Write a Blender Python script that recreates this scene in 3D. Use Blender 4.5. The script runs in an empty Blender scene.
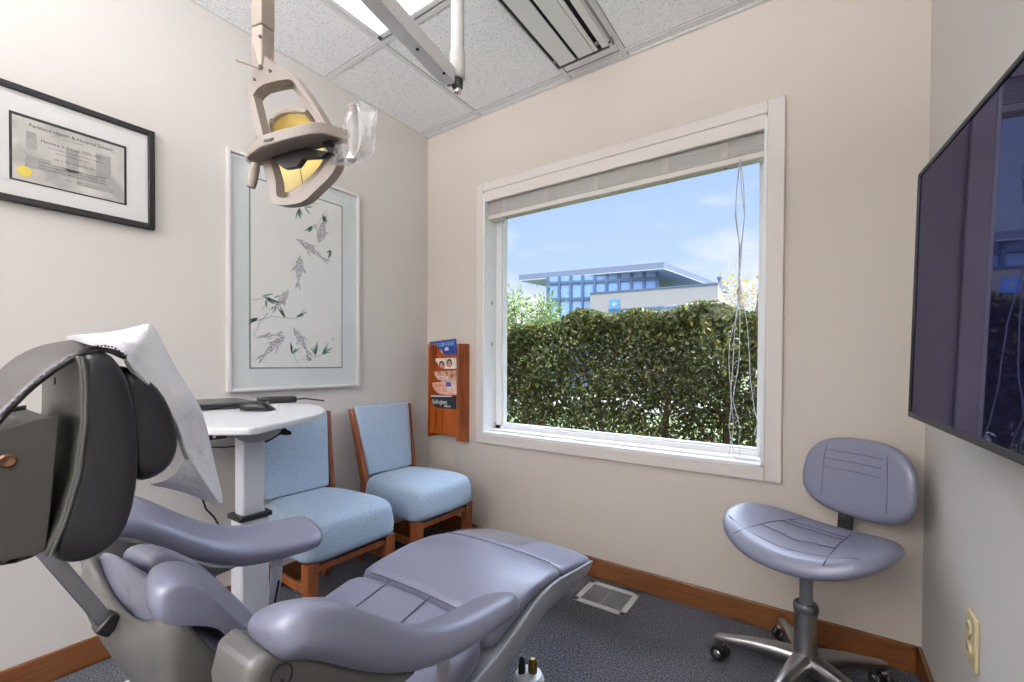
import bpy, bmesh, math, random
from mathutils import Vector, Matrix
random.seed(7)
sc = bpy.context.scene
COL = sc.collection
PI = math.pi

# ------------------------------------------------------------------ camera
TH, PIT, ROL, F, CY = 0.607004118, 0.0117041922, 0.00460624516, 440.327753, 368.341677
CAM = Vector((2.02320058, -1.97708621, 1.03227413))
_f = Vector((-math.sin(TH)*math.cos(PIT), math.cos(TH)*math.cos(PIT), -math.sin(PIT)))
_r = Vector((math.cos(TH), math.sin(TH), 0)); _u = _r.cross(_f)
RT = _r*math.cos(ROL) + _u*math.sin(ROL); UP = -_r*math.sin(ROL) + _u*math.cos(ROL); FW = _f
cam_d = bpy.data.cameras.new('camera'); cam = bpy.data.objects.new('camera', cam_d); COL.objects.link(cam)
cam_d.sensor_width = 36; cam_d.lens = F/1024*36; cam_d.shift_y = (CY-341)/1024; cam_d.clip_start = .02; cam_d.clip_end = 500
m = Matrix((RT, UP, -FW)).transposed().to_4x4(); m.translation = CAM; cam.matrix_world = m
sc.camera = cam

# measuring helpers: where a sight line of the photo meets a plane of the room
def ray(u, v): return RT*((u-512)/F) + UP*(-(v-CY)/F) + FW
def SX(u, v, x): d = ray(u, v); return CAM + d*((x-CAM.x)/d.x)
def SY(u, v, y): d = ray(u, v); return CAM + d*((y-CAM.y)/d.y)
def SZ(u, v, z): d = ray(u, v); return CAM + d*((z-CAM.z)/d.z)
def SD(u, v, d): return CAM + ray(u, v)*d

# ------------------------------------------------------------------ materials
def lin(c):
    return tuple((x/255/12.92 if x/255 <= .04045 else ((x/255+.055)/1.055)**2.4) for x in c)
def mat(name, rgb, rough=.5, metal=0, spec=.5, bump=None, var=None, coat=0, trans=0, emit=None, estr=0, alpha=None, scale_xyz=None):
    """bump=(scale, strength, dist); var=(scale, amount)"""
    m = bpy.data.materials.new(name); m.use_nodes = True
    nt = m.node_tree; b = nt.nodes['Principled BSDF']
    c = (*lin(rgb), 1)
    b.inputs['Base Color'].default_value = c
    b.inputs['Roughness'].default_value = rough
    b.inputs['Metallic'].default_value = metal
    b.inputs['Specular IOR Level'].default_value = spec
    b.inputs['Coat Weight'].default_value = coat
    b.inputs['Transmission Weight'].default_value = trans
    if emit:
        b.inputs['Emission Color'].default_value = (*lin(emit), 1); b.inputs['Emission Strength'].default_value = estr
    if alpha is not None: b.inputs['Alpha'].default_value = alpha
    tc = nt.nodes.new('ShaderNodeTexCoord'); mp = nt.nodes.new('ShaderNodeMapping')
    nt.links.new(tc.outputs['Object'], mp.inputs['Vector'])
    if scale_xyz: mp.inputs['Scale'].default_value = scale_xyz
    if var:
        n = nt.nodes.new('ShaderNodeTexNoise'); n.inputs['Scale'].default_value = var[0]; n.inputs['Detail'].default_value = 5
        nt.links.new(mp.outputs[0], n.inputs['Vector'])
        r = nt.nodes.new('ShaderNodeMapRange'); r.inputs['To Min'].default_value = 1-var[1]; r.inputs['To Max'].default_value = 1+var[1]
        r.inputs['From Min'].default_value = .25; r.inputs['From Max'].default_value = .75
        nt.links.new(n.outputs['Fac'], r.inputs['Value'])
        mx = nt.nodes.new('ShaderNodeMix'); mx.data_type = 'RGBA'; mx.blend_type = 'MULTIPLY'; mx.inputs['Factor'].default_value = 1
        mx.inputs[6].default_value = c; nt.links.new(r.outputs[0], mx.inputs[7]); nt.links.new(mx.outputs[2], b.inputs['Base Color'])
    if bump:
        n = nt.nodes.new('ShaderNodeTexNoise'); n.inputs['Scale'].default_value = bump[0]; n.inputs['Detail'].default_value = 6
        nt.links.new(mp.outputs[0], n.inputs['Vector'])
        bp = nt.nodes.new('ShaderNodeBump'); bp.inputs['Strength'].default_value = bump[1]; bp.inputs['Distance'].default_value = bump[2]
        nt.links.new(n.outputs['Fac'], bp.inputs['Height']); nt.links.new(bp.outputs[0], b.inputs['Normal'])
    return m

def mat_ramp(name, scale, stops, rough=.6, kind='noise', stretch=(1,1,1), bump=0, dist=.002, metal=0, detail=6):
    m = bpy.data.materials.new(name); m.use_nodes = True; nt = m.node_tree; b = nt.nodes['Principled BSDF']
    b.inputs['Roughness'].default_value = rough; b.inputs['Metallic'].default_value = metal
    tc = nt.nodes.new('ShaderNodeTexCoord'); mp = nt.nodes.new('ShaderNodeMapping'); mp.inputs['Scale'].default_value = stretch
    nt.links.new(tc.outputs['Object'], mp.inputs['Vector'])
    if kind == 'noise':
        n = nt.nodes.new('ShaderNodeTexNoise'); n.inputs['Scale'].default_value = scale; n.inputs['Detail'].default_value = detail; out = n.outputs['Fac']
    else:
        n = nt.nodes.new('ShaderNodeTexVoronoi'); n.inputs['Scale'].default_value = scale; out = n.outputs['Distance']
        if kind == 'cell': out = n.outputs['Color']
    nt.links.new(mp.outputs[0], n.inputs['Vector'])
    r = nt.nodes.new('ShaderNodeValToRGB')
    while len(r.color_ramp.elements) < len(stops): r.color_ramp.elements.new(.5)
    for e, (p, c) in zip(r.color_ramp.elements, stops): e.position = p; e.color = (*lin(c), 1)
    nt.links.new(out, r.inputs['Fac']); nt.links.new(r.outputs[0], b.inputs['Base Color'])
    if bump:
        bp = nt.nodes.new('ShaderNodeBump'); bp.inputs['Strength'].default_value = bump; bp.inputs['Distance'].default_value = dist
        nt.links.new(out, bp.inputs['Height']); nt.links.new(bp.outputs[0], b.inputs['Normal'])
    return m

def mat_island(name, stops, rough=.5, trans=.0):
    """one colour per leaf"""
    m = bpy.data.materials.new(name); m.use_nodes = True; nt = m.node_tree; b = nt.nodes['Principled BSDF']
    b.inputs['Roughness'].default_value = rough
    g = nt.nodes.new('ShaderNodeNewGeometry'); r = nt.nodes.new('ShaderNodeValToRGB')
    while len(r.color_ramp.elements) < len(stops): r.color_ramp.elements.new(.5)
    for e, (p, c) in zip(r.color_ramp.elements, stops): e.position = p; e.color = (*lin(c), 1)
    nt.links.new(g.outputs['Random Per Island'], r.inputs['Fac']); nt.links.new(r.outputs[0], b.inputs['Base Color'])
    if trans:
        t = nt.nodes.new('ShaderNodeBsdfTranslucent'); nt.links.new(r.outputs[0], t.inputs['Color'])
        mx = nt.nodes.new('ShaderNodeMixShader'); mx.inputs[0].default_value = trans
        nt.links.new(b.outputs[0], mx.inputs[1]); nt.links.new(t.outputs[0], mx.inputs[2])
        nt.links.new(mx.outputs[0], nt.nodes['Material Output'].inputs['Surface'])
    return m

def mat_clear(name, refl=.06, tint=(255,255,255), rough=.0, milk=0):
    """thin clear sheet: mostly see-through with a faint mirror"""
    m = bpy.data.materials.new(name); m.use_nodes = True; nt = m.node_tree; nt.nodes.clear()
    o = nt.nodes.new('ShaderNodeOutputMaterial'); t = nt.nodes.new('ShaderNodeBsdfTransparent'); t.inputs[0].default_value = (*lin(tint), 1)
    g = nt.nodes.new('ShaderNodeBsdfGlossy'); g.inputs['Roughness'].default_value = rough
    lw = nt.nodes.new('ShaderNodeLayerWeight'); lw.inputs[0].default_value = .5
    pw = nt.nodes.new('ShaderNodeMath'); pw.operation = 'POWER'; pw.inputs[1].default_value = 5; nt.links.new(lw.outputs['Facing'], pw.inputs[0])
    mu = nt.nodes.new('ShaderNodeMath'); mu.operation = 'MULTIPLY_ADD'; mu.inputs[1].default_value = min(.8,refl*12); mu.inputs[2].default_value = refl
    nt.links.new(pw.outputs[0], mu.inputs[0]); mu.use_clamp = True
    mx = nt.nodes.new('ShaderNodeMixShader'); nt.links.new(mu.outputs[0], mx.inputs[0]); nt.links.new(t.outputs[0], mx.inputs[1]); nt.links.new(g.outputs[0], mx.inputs[2])
    last = mx
    if milk:
        d = nt.nodes.new('ShaderNodeBsdfDiffuse'); d.inputs[0].default_value = (.8,.8,.8,1)
        m2 = nt.nodes.new('ShaderNodeMixShader'); m2.inputs[0].default_value = milk
        nt.links.new(mx.outputs[0], m2.inputs[1]); nt.links.new(d.outputs[0], m2.inputs[2]); last = m2
    nt.links.new(last.outputs[0], o.inputs[0])
    return m

M = {}
M['wall'] = mat('wall paint', (214,209,203), .85, spec=.2, bump=(180,.06,.002), var=(1.2,.012))
M['wallwin'] = mat('window wall paint', (212,202,191), .85, spec=.2, bump=(180,.06,.002), var=(1.2,.012))
M['casing'] = mat('casing paint', (222,214,207), .5)
M['white'] = mat('white vinyl', (240,240,240), .35)
M['ceil'] = mat_ramp('ceiling tile', 165, [(.0,(205,205,205)),(.36,(210,210,210)),(.43,(246,246,246)),(1,(248,248,248))], .9, bump=.25, dist=.002, detail=3)
M['tbar'] = mat('ceiling grid', (225,225,223), .5)
M['shadow'] = mat('dark gap', (40,40,42), .9)
M['panel'] = mat('light diffuser', (255,255,255), .4, emit=(250,250,255), estr=1.7)
M['fill_up'] = mat('added fill lamp top', (255,255,255), .4, emit=(250,250,255), estr=84.0)  # upward glow of the added fill lamp
M['fill_side'] = mat('added fill lamp body', (240,240,240), .5, emit=(252,250,250), estr=9.5)  # glowing body of the added fill lamp
M['wood_base'] = mat_ramp('baseboard wood', 5, [(.3,(80,44,22)),(.55,(108,66,34)),(.75,(94,54,28))], .35, stretch=(1.2,1.2,14))
M['chair_wood'] = mat_ramp('cherry wood', 6, [(.3,(100,48,22)),(.55,(134,74,38)),(.75,(114,60,28))], .35, stretch=(9,9,1))
M['rack_wood'] = mat_ramp('rack wood', 5, [(.3,(112,46,12)),(.55,(150,74,22)),(.75,(126,56,15))], .25, stretch=(9,9,1))
M['carpet'] = mat_ramp('carpet', 210, [(.34,(22,24,32)),(.47,(56,58,68)),(.58,(100,101,108)),(.75,(146,145,146))], .95, bump=.8, dist=.004, detail=3)
M['vinyl'] = mat('chair vinyl', (117,119,138), .36, spec=.85, bump=(420,.10,.001), coat=0)
M['vinyl_dark'] = mat('headrest vinyl', (28,27,33), .40, bump=(420,.10,.001))
M['strap'] = mat('strap vinyl', (42,37,35), .5, bump=(300,.15,.001))
M['seam'] = mat('seam thread', (74,76,92), .6)
M['shell'] = mat('chair shell plastic', (80,79,77), .38, bump=(700,.05,.0006))
M['shell_light'] = mat('chair shell light plastic', (158,162,170), .35)
M['shell_dark'] = mat('headrest shell plastic', (64,63,59), .42, bump=(700,.06,.0006))
M['black'] = mat('black plastic', (18,18,20), .4)
M['rubber'] = mat('black rubber', (14,14,15), .6)
M['chrome'] = mat('chrome', (205,205,208), .12, metal=1)
M['alu'] = mat('brushed aluminium', (172,170,170), .28, metal=1, var=(60,.05))
M['steel'] = mat('satin steel', (150,152,158), .35, metal=.9)
M['paper'] = mat('tissue cover', (236,236,240), .9, bump=(70,.6,.008))
M['fabric'] = mat_ramp('chair fabric', 330, [(.3,(136,154,174)),(.5,(166,186,206)),(.7,(192,208,224))], .95, bump=.4, dist=.0015, detail=3)
M['table'] = mat('table laminate', (222,223,226), .35)
M['tablemetal'] = mat('table column paint', (196,198,206), .35)
M['column'] = mat('column paint', (206,204,200), .4)
M['beam'] = mat('arm paint', (226,225,224), .4)
M['tablebrk'] = mat('table bracket', (150,152,160), .4)
M['darkgrey'] = mat('dark grey casing', (58,58,62), .35)
M['lampbeige'] = mat('lamp housing beige', (164,152,139), .45)
M['lampgrey'] = mat('lamp casting', (138,127,118), .48)
M['dark'] = mat('dark slot', (16,13,12), .6)
M['frame_black'] = mat('black frame', (12,11,10), .5)
M['matboard'] = mat('white mat board', (232,230,227), .8)
M['diploma'] = mat_ramp('diploma paper', 14, [(.35,(172,170,165)),(.5,(200,197,190)),(.7,(214,211,204))], .7)
M['dip_print'] = mat('diploma engraving', (170,167,162), .8, var=(40,.18))
M['ink'] = mat('printed ink', (48,44,42), .8)
M['gold'] = mat('gold seal', (228,208,84), .5)
M['silverframe'] = mat('white metal frame', (226,222,220), .3)
M['artmat'] = mat('art mat', (220,226,225), .8)
M['artpaper'] = mat('art paper', (232,232,228), .85, var=(3,.02))
M['artline'] = mat('art inner border', (134,142,146), .6)
M['leafink'] = mat('bamboo ink', (132,162,150), .9, var=(60,.3))
M['leafink2'] = mat('dark bamboo ink', (112,130,126), .9, var=(60,.3))
M['fishink'] = mat_ramp('fish ink', 190, [(.3,(120,118,124)),(.45,(172,170,174)),(.58,(220,220,219))], .9, detail=3)
M['screen'] = mat('screen glass', (20,16,56), .03, spec=.45)
def mat_screen(name, rgb, tint, k):
    m = bpy.data.materials.new(name); m.use_nodes = True; nt = m.node_tree; nt.nodes.clear()
    o = nt.nodes.new('ShaderNodeOutputMaterial'); d = nt.nodes.new('ShaderNodeBsdfDiffuse'); d.inputs[0].default_value = (*lin(rgb),1)
    g = nt.nodes.new('ShaderNodeBsdfGlossy'); g.inputs['Roughness'].default_value = .02; g.inputs[0].default_value = (*lin(tint),1)
    mx = nt.nodes.new('ShaderNodeMixShader'); mx.inputs[0].default_value = k
    nt.links.new(d.outputs[0], mx.inputs[1]); nt.links.new(g.outputs[0], mx.inputs[2]); nt.links.new(mx.outputs[0], o.inputs[0]); return m
M['screen'] = mat_screen('coated screen glass', (16,14,40), (225,222,255), .14)
M['tvblack'] = mat('screen bezel', (9,9,10), .45)
M['outlet'] = mat('outlet plastic', (205,190,150), .4)
M['blind'] = mat('blind slat', (206,203,196), .5)
M['valance'] = mat('blind valance', (224,217,208), .5)
M['cord'] = mat('blind cord', (196,198,204), .7)
M['ventmetal'] = mat('register paint', (206,206,208), .4)
M['ventlouver'] = mat('register louvres', (122,124,128), .5)
M['glass'] = mat_clear('window glass', .004)
M['picglass'] = mat_clear('picture glass', .02)
M['bag'] = mat_clear('clear bag', .16, rough=.06, milk=.10)
M['film'] = mat_clear('clear foot cover', .12, rough=.08)
M['reflector'] = mat('dichroic reflector', (246,222,140), .25, spec=.8, var=(14,.14))
M['orange'] = mat('orange plug', (214,84,36), .5)
M['bronze'] = mat('bronze screw', (112,84,66), .3, metal=.9)
M['brass'] = mat('brass', (120,104,48), .35, metal=.8)
M['knob_line'] = mat('black ring', (16,16,18), .5)

# ------------------------------------------------------------------ mesh builder
class MB:
    def __init__(s): s.v = []; s.f = []; s.mi = []
    def add(s, vs, fs, k=0):
        n = len(s.v); s.v += [tuple(x) for x in vs]; s.f += [tuple(i+n for i in f) for f in fs]; s.mi += [k]*len(fs); return s
    def box(s, lo, hi, k=0, mtx=None):
        x0,y0,z0 = lo; x1,y1,z1 = hi
        vs = [Vector(p) for p in ((x0,y0,z0),(x1,y0,z0),(x1,y1,z0),(x0,y1,z0),(x0,y0,z1),(x1,y0,z1),(x1,y1,z1),(x0,y1,z1))]
        if mtx: vs = [mtx @ p for p in vs]
        return s.add(vs, [(0,3,2,1),(4,5,6,7),(0,1,5,4),(1,2,6,5),(2,3,7,6),(3,0,4,7)], k)
    def bar(s, a, b, w, h, up=(0,0,1), k=0, w2=None, h2=None):
        a = Vector(a); b = Vector(b); d = (b-a).normalized(); x = d.cross(Vector(up)).normalized(); y = x.cross(d)
        w2 = w2 or w; h2 = h2 or h
        vs = [a+x*w/2*i+y*h/2*j for i,j in ((-1,-1),(1,-1),(1,1),(-1,1))] + [b+x*w2/2*i+y*h2/2*j for i,j in ((-1,-1),(1,-1),(1,1),(-1,1))]
        return s.add(vs, [(0,1,2,3),(7,6,5,4),(0,4,5,1),(1,5,6,2),(2,6,7,3),(3,7,4,0)], k)
    def loft(s, rings, k=0, cap=True, closed=True):
        n = len(rings[0]); vs = [p for r in rings for p in r]; fs = []
        for i in range(len(rings)-1):
            for j in range(n if closed else n-1):
                a = i*n+j; b = i*n+(j+1)%n; fs.append((a,b,b+n,a+n))
        if cap: fs.append(tuple(range(n-1,-1,-1))); fs.append(tuple((len(rings)-1)*n+j for j in range(n)))
        return s.add(vs, fs, k)
    def tube(s, pts, r, n=8, k=0, cap=True):
        pts = [Vector(p) for p in pts]; rings = []
        ref = None
        for i, p in enumerate(pts):
            d = (pts[min(i+1,len(pts)-1)]-pts[max(i-1,0)]).normalized()
            if ref is None: ref = Vector((0,0,1)) if abs(d.z) < .9 else Vector((1,0,0))
            x = (ref - d*ref.dot(d)).normalized(); ref = x; y = d.cross(x)
            rr = r[i] if isinstance(r,(list,tuple)) else r
            rings.append([p + x*rr*math.cos(2*PI*j/n) + y*rr*math.sin(2*PI*j/n) for j in range(n)])
        return s.loft(rings, k, cap)
    def lathe(s, prof, c, axis=(0,0,1), n=24, k=0):
        a = Vector(axis).normalized(); t = Vector((1,0,0)) if abs(a.x) < .9 else Vector((0,1,0))
        x = (t-a*t.dot(a)).normalized(); y = a.cross(x); c = Vector(c)
        return s.loft([[c+a*h+x*r*math.cos(2*PI*j/n)+y*r*math.sin(2*PI*j/n) for j in range(n)] for r,h in prof], k)
    def prism(s, poly, off, k=0):
        """poly: list of 3-D points, off: vector of thickness"""
        n = len(poly); off = Vector(off); vs = [Vector(p) for p in poly] + [Vector(p)+off for p in poly]
        fs = [tuple(range(n-1,-1,-1)), tuple(range(n,2*n))] + [(i,(i+1)%n,n+(i+1)%n,n+i) for i in range(n)]
        return s.add(vs, fs, k)
    def sphere(s, c, r, n=14, k=0, sc=(1,1,1)):
        c = Vector(c)
        return s.loft([[c+Vector((r*sc[0]*max(math.sin(PI*i/8),.02)*math.cos(2*PI*j/n), r*sc[1]*max(math.sin(PI*i/8),.02)*math.sin(2*PI*j/n), -r*sc[2]*math.cos(PI*i/8))) for j in range(n)] for i in range(9)], k)

def link(name, mb, mats, parent=None, smooth=False, bevel=0, sub=0, solid=0, seg=2):
    me = bpy.data.meshes.new(name); me.from_pydata([tuple(v) for v in mb.v], [], mb.f)
    for mm in (mats if isinstance(mats,(list,tuple)) else [mats]): me.materials.append(M[mm] if isinstance(mm,str) else mm)
    me.polygons.foreach_set('material_index', mb.mi)
    bm = bmesh.new(); bm.from_mesh(me); bmesh.ops.recalc_face_normals(bm, faces=bm.faces); bm.to_mesh(me); bm.free()
    o = bpy.data.objects.new(name, me); COL.objects.link(o)
    if parent:
        o.parent = parent
        root = parent
        mtx = Matrix.Translation(world_loc(parent)).inverted()
        me.transform(mtx)
    if solid:
        md = o.modifiers.new('solid','SOLIDIFY'); md.thickness = solid; md.offset = 0
    if bevel:
        md = o.modifiers.new('bevel','BEVEL'); md.width = bevel; md.segments = seg; md.limit_method = 'ANGLE'; md.angle_limit = math.radians(35)
    if sub:
        md = o.modifiers.new('sub','SUBSURF'); md.levels = sub; md.render_levels = sub
    if smooth or sub or bevel:
        me.polygons.foreach_set('use_smooth', [True]*len(me.polygons))
        if not sub:
            me.set_sharp_from_angle(angle=math.radians(40))
    return o
def world_loc(o):
    v = Vector((0,0,0))
    while o: v += o.location; o = o.parent
    return v
def thing(name, label, cat, loc=(0,0,0), group=None):
    o = bpy.data.objects.new(name, None); COL.objects.link(o); o.location = loc; o.empty_display_size = .05
    return tag(o, label, cat, group)
def tag(o, label, cat, group=None):
    o['label'] = label; o['category'] = cat
    if group: o['group'] = group
    return o
def struct(o): o['kind'] = 'structure'; return o
def copy_tree(o, parent=None):
    c = o.copy(); COL.objects.link(c)
    if parent: c.parent = parent
    for ch in list(o.children): copy_tree(ch, c)
    return c
def text_mesh(body, size, mtx, name, material, parent=None, extrude=.0004, align='LEFT', width=1.0, shear=0):
    cu = bpy.data.curves.new(name, 'FONT'); cu.body = body; cu.size = size; cu.extrude = extrude; cu.align_x = align; cu.resolution_u = 2; cu.shear = shear
    t = bpy.data.objects.new('tmp', cu); COL.objects.link(t)
    dg = bpy.context.evaluated_depsgraph_get(); me = bpy.data.meshes.new_from_object(t.evaluated_get(dg))
    bpy.data.objects.remove(t); bpy.data.curves.remove(cu)
    me.materials.clear(); me.materials.append(M[material])
    me.transform(mtx @ Matrix.Diagonal((width,1,1,1)))
    o = bpy.data.objects.new(name, me); COL.objects.link(o)
    if parent:
        o.parent = parent; me.transform(Matrix.Translation(world_loc(parent)).inverted())
    return o
def sring(c, ex, ey, rx, ry, n=20, p=2.6):
    """superellipse ring"""
    c = Vector(c); out = []
    for j in range(n):
        a = 2*PI*j/n; ca, sa = math.cos(a), math.sin(a)
        out.append(c + ex*(rx*math.copysign(abs(ca)**(2/p), ca)) + ey*(ry*math.copysign(abs(sa)**(2/p), sa)))
    return out
X = Vector((1,0,0)); Y = Vector((0,1,0)); Z = Vector((0,0,1))
def frame_mtx(o, x, y):
    x = Vector(x).normalized(); y = Vector(y); y = (y-x*y.dot(x)).normalized(); z = x.cross(y)
    m = Matrix((x,y,z)).transposed().to_4x4(); m.translation = Vector(o); return m
# ================================================================== the room
W, H, YB = 2.317, 2.44, -5.0      # width, height, rear wall
WO = (.455, 1.855, .63, 1.99)     # window opening x0 x1 z0 z1
WT = .16                          # wall thickness
struct(link('floor', MB().box((-.1,YB-.1,-.1),(W+.1,WT,0)), 'carpet'))
struct(link('wall_left', MB().box((-.12,YB-.1,0),(0,WT,H+.1)), 'wall'))
struct(link('wall_right', MB().box((W,YB-.1,0),(W+.12,WT,H+.1)), 'wall'))
struct(link('wall_front', MB().box((0,YB-.12,0),(W,YB,H+.1)), 'wall'))
b = MB()
b.box((0,0,0),(WO[0],WT,H+.1)).box((WO[1],0,0),(W,WT,H+.1)).box((WO[0],0,0),(WO[1],WT,WO[2])).box((WO[0],0,WO[3]),(WO[1],WT,H+.1))
struct(link('wall_back', b, 'wallwin'))
# ceiling: mineral tiles with a lay-in grid
b = MB().box((-.1,YB-.1,H),(W+.1,WT,H+.1))
gx = [.43, 1.0, 1.29, 1.90]; gy = [-.055, -.70, -1.31, -1.92, -2.53, -3.14, -3.75, -4.36]
def tbar(lo, hi): b.box(lo, hi, 1)
for x in gx: tbar((x-.011,YB,H-.004),(x+.011,0,H))
for y in gy: tbar((0,y-.011,H-.0035),(W,y+.011,H))
for x in gx:
    for s in (-1,1): b.box((x+s*.0125-.0012,YB,H-.0012),(x+s*.0125+.0012,0,H+.001),2)
for y in gy:
    for s in (-1,1): b.box((0,y+s*.0125-.0012,H-.0011),(W,y+s*.0125+.0012,H+.001),2)
b.box((0,-.018,H-.003),(W,0,H),1).box((0,YB,H-.003),(.016,0,H),1).box((W-.016,YB,H-.003),(W,0,H),1)
struct(link('ceiling', b, ['ceil','tbar','ventlouver']))
# baseboards
def baseboard(name, lo, hi): struct(link(name, MB().box(lo,hi), 'wood_base', bevel=.004))
baseboard('baseboard_back', (.012,-.013,0),(W-.012,0,.094))
baseboard('baseboard_left', (0,YB,0),(.012,0,.094))
baseboard('baseboard_right', (W-.012,YB,0),(W,0,.094))

# ------------------------------------------------------------------ window
win = bpy.data.objects.new('window_1', None); COL.objects.link(win); win.location = (1.155,0,.63); struct(win)
x0,x1,z0,z1 = WO
b = MB()
b.box((.41,-.018,.577),(x0,0,2.05)).box((x1,-.018,.577),(1.913,0,2.05)).box((x0,-.018,.577),(x1,0,z0)).box((x0,-.018,z1+.012),(x1,0,2.05))
link('window_casing', b, 'casing', win, bevel=.003)
b = MB()
b.box((x0,-.016,z0),(x0+.012,.14,z1)).box((x1-.012,-.016,z0),(x1,.14,z1)).box((x0,-.016,z0-.001),(x1,.14,z0+.012)).box((x0,-.004,z1-.012),(x1,.14,z1+.012))
b.box((x0+.012,.035,z0+.012),(x1-.012,.10,z0+.022))
link('window_jamb', b, 'white', win, bevel=.002)
b = MB(); fx0,fx1,fz0,fz1 = x0+.012,x1-.012,z0+.012,z1-.012; y0,y1 = .095,.145
b.box((fx0,y0,fz0),(fx0+.04,y1,fz1)).box((fx1-.018,y0,fz0),(fx1,y1,fz1)).box((fx0,y0,fz0),(fx1,y1,fz0+.032)).box((fx0,y0,fz1-.04),(fx1,y1,fz1))
b.box((fx0+.04,y0+.012,fz0+.032),(fx0+.048,y1,fz1-.04)).box((fx1-.026,y0+.012,fz0+.032),(fx1-.018,y1,fz1-.04)).box((fx0+.04,y0+.012,fz0+.032),(fx1-.018,y1,fz0+.04))
link('window_frame', b, 'white', win, bevel=.003)
link('window_glass', MB().box((fx0+.044,.124,fz0+.035),(fx1-.02,.127,fz1-.04)), 'glass', win)
b = MB()
for zz in (1.13,1.37): b.box((x0+.011,.052,zz),(x0+.0145,.06,zz+.022))
link('jamb_screw', b, 'steel', win)

# blind drawn up at the top of the window
bl = thing('window_blind', 'white slatted blind pulled all the way up under the window head', 'blind', (1.155,.03,1.9))
link('valance', MB().box((x0+.003,-.012,1.945),(x1-.003,.006,2.004)), 'valance', bl, bevel=.003)
link('head_rail', MB().box((x0+.015,.02,1.945),(x1-.015,.07,1.978)), 'valance', bl)
b = MB()
for i in range(17):
    z = 1.8755+i*.0041
    b.box((x0+.016,.016+.001*(i%3),z),(x1-.016,.066+.001*(i%3),z+.0026))
link('slat_stack', b, 'blind', bl)
link('bottom_rail', MB().box((x0+.014,.014,1.848),(x1-.014,.068,1.874)), 'valance', bl, bevel=.004)
for xx in (.58,.85,1.13,1.46,1.70):
    b = MB()
    for i in range(15): b.box((xx-.014+.003*random.random(),.0145,1.876+i*.0044),(xx+.012+.003*random.random(),.0155,1.876+i*.0044+.0022))
    b.tube([(xx-.008,.0145,1.94),(xx-.008,.0145,1.868)],.0012,6).tube([(xx+.008,.0145,1.94),(xx+.008,.0145,1.868)],.0012,6)
    link('ladder_tape', b, 'casing', bl)
    link('rail_button', MB().lathe([(.004,0),(.005,.003),(.001,.004)],(xx,.045,1.849),(0,0,-1),10), 'darkgrey', bl)
# lift cords hanging loose in front of the glass
def cordpts(seed, x, xs, bot, tail=0):
    rnd = random.Random(seed); pts = []
    for i in range(22):
        t = i/21; z = 1.86-(1.86-bot)*t
        pts.append((x + xs[min(int(t*(len(xs)-1)),len(xs)-2)]*(1-(t*(len(xs)-1))%1) + xs[min(int(t*(len(xs)-1))+1,len(xs)-1)]*((t*(len(xs)-1))%1) + rnd.uniform(-.001,.001), .009+.003*math.sin(3*t+seed), z))
    return pts
cx = 1.757
cd = thing('blind_cord', 'loose pale pull cords tangled down the right side of the window', 'cord', (cx,.01,1.86))
for s,xs,bot in ((1,[0,-.012,-.016,.004,0,.002,-.03,-.034,-.02,-.03,-.01],.66),(2,[0,.016,.018,.006,0,-.004,-.014,-.018,-.026,-.012,-.02],.67),
                 (3,[0,.006,.02,.01,.002,.006,.006,.004,-.02,.012,.0],.655),(4,[0,-.01,-.012,.0,0,.012,.034,.04,.044,.06,.085],.75)):
    link('cord_strand', MB().tube(cordpts(s,cx,xs,bot),.0016,6), 'cord', cd, smooth=True)
link('cord_tail', MB().tube([(1.74,.011,.66),(1.76,.02,.648),(1.80,.03,.6465),(1.83,.02,.6465),(1.79,.01,.6465),(1.75,.018,.6465)],.002,6), 'cord', cd, smooth=True)

# ------------------------------------------------------------------ ceiling light panel, added fill lamp and slot diffuser
def troffer(yc, label):
    t = thing('ceiling_light', label, 'ceiling light', (.715,yc,H))
    b = MB(); xa,xb,ya,yb = .445,.985,yc-.595,yc+.595
    b.box((xa,ya,H-.006),(xa+.022,yb,H)).box((xb-.022,ya,H-.006),(xb,yb,H)).box((xa,ya,H-.006),(xb,ya+.022,H)).box((xa,yb-.022,H-.006),(xb,yb,H))
    link('frame', b, 'tbar', t, bevel=.002)
    link('diffuser', MB().box((xa+.022,ya+.022,H-.003),(xb-.022,yb-.022,H-.001)), 'panel', t)
troffer(-1.315, 'lit white ceiling panel above the dental chair nearest the left wall')
t = thing('added_fill_lamp', 'added white fill lamp hung out of view toward the rear of the room', 'ceiling light', (1.22,-3.55,H))  # added lamp, unseen behind the camera, to brighten walls and ceiling
link('housing', MB().box((.45,-3.85,1.62),(2.0,-3.25,1.74)), 'fill_side', t, bevel=.01)
link('diffuser', MB().box((.47,-3.83,1.741),(1.98,-3.27,1.75)), 'fill_up', t)
for xx in (.6,1.85): link('hanger', MB().tube([(xx,-3.55,1.75),(xx,-3.55,H)],.004,8), 'steel', t)

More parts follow.
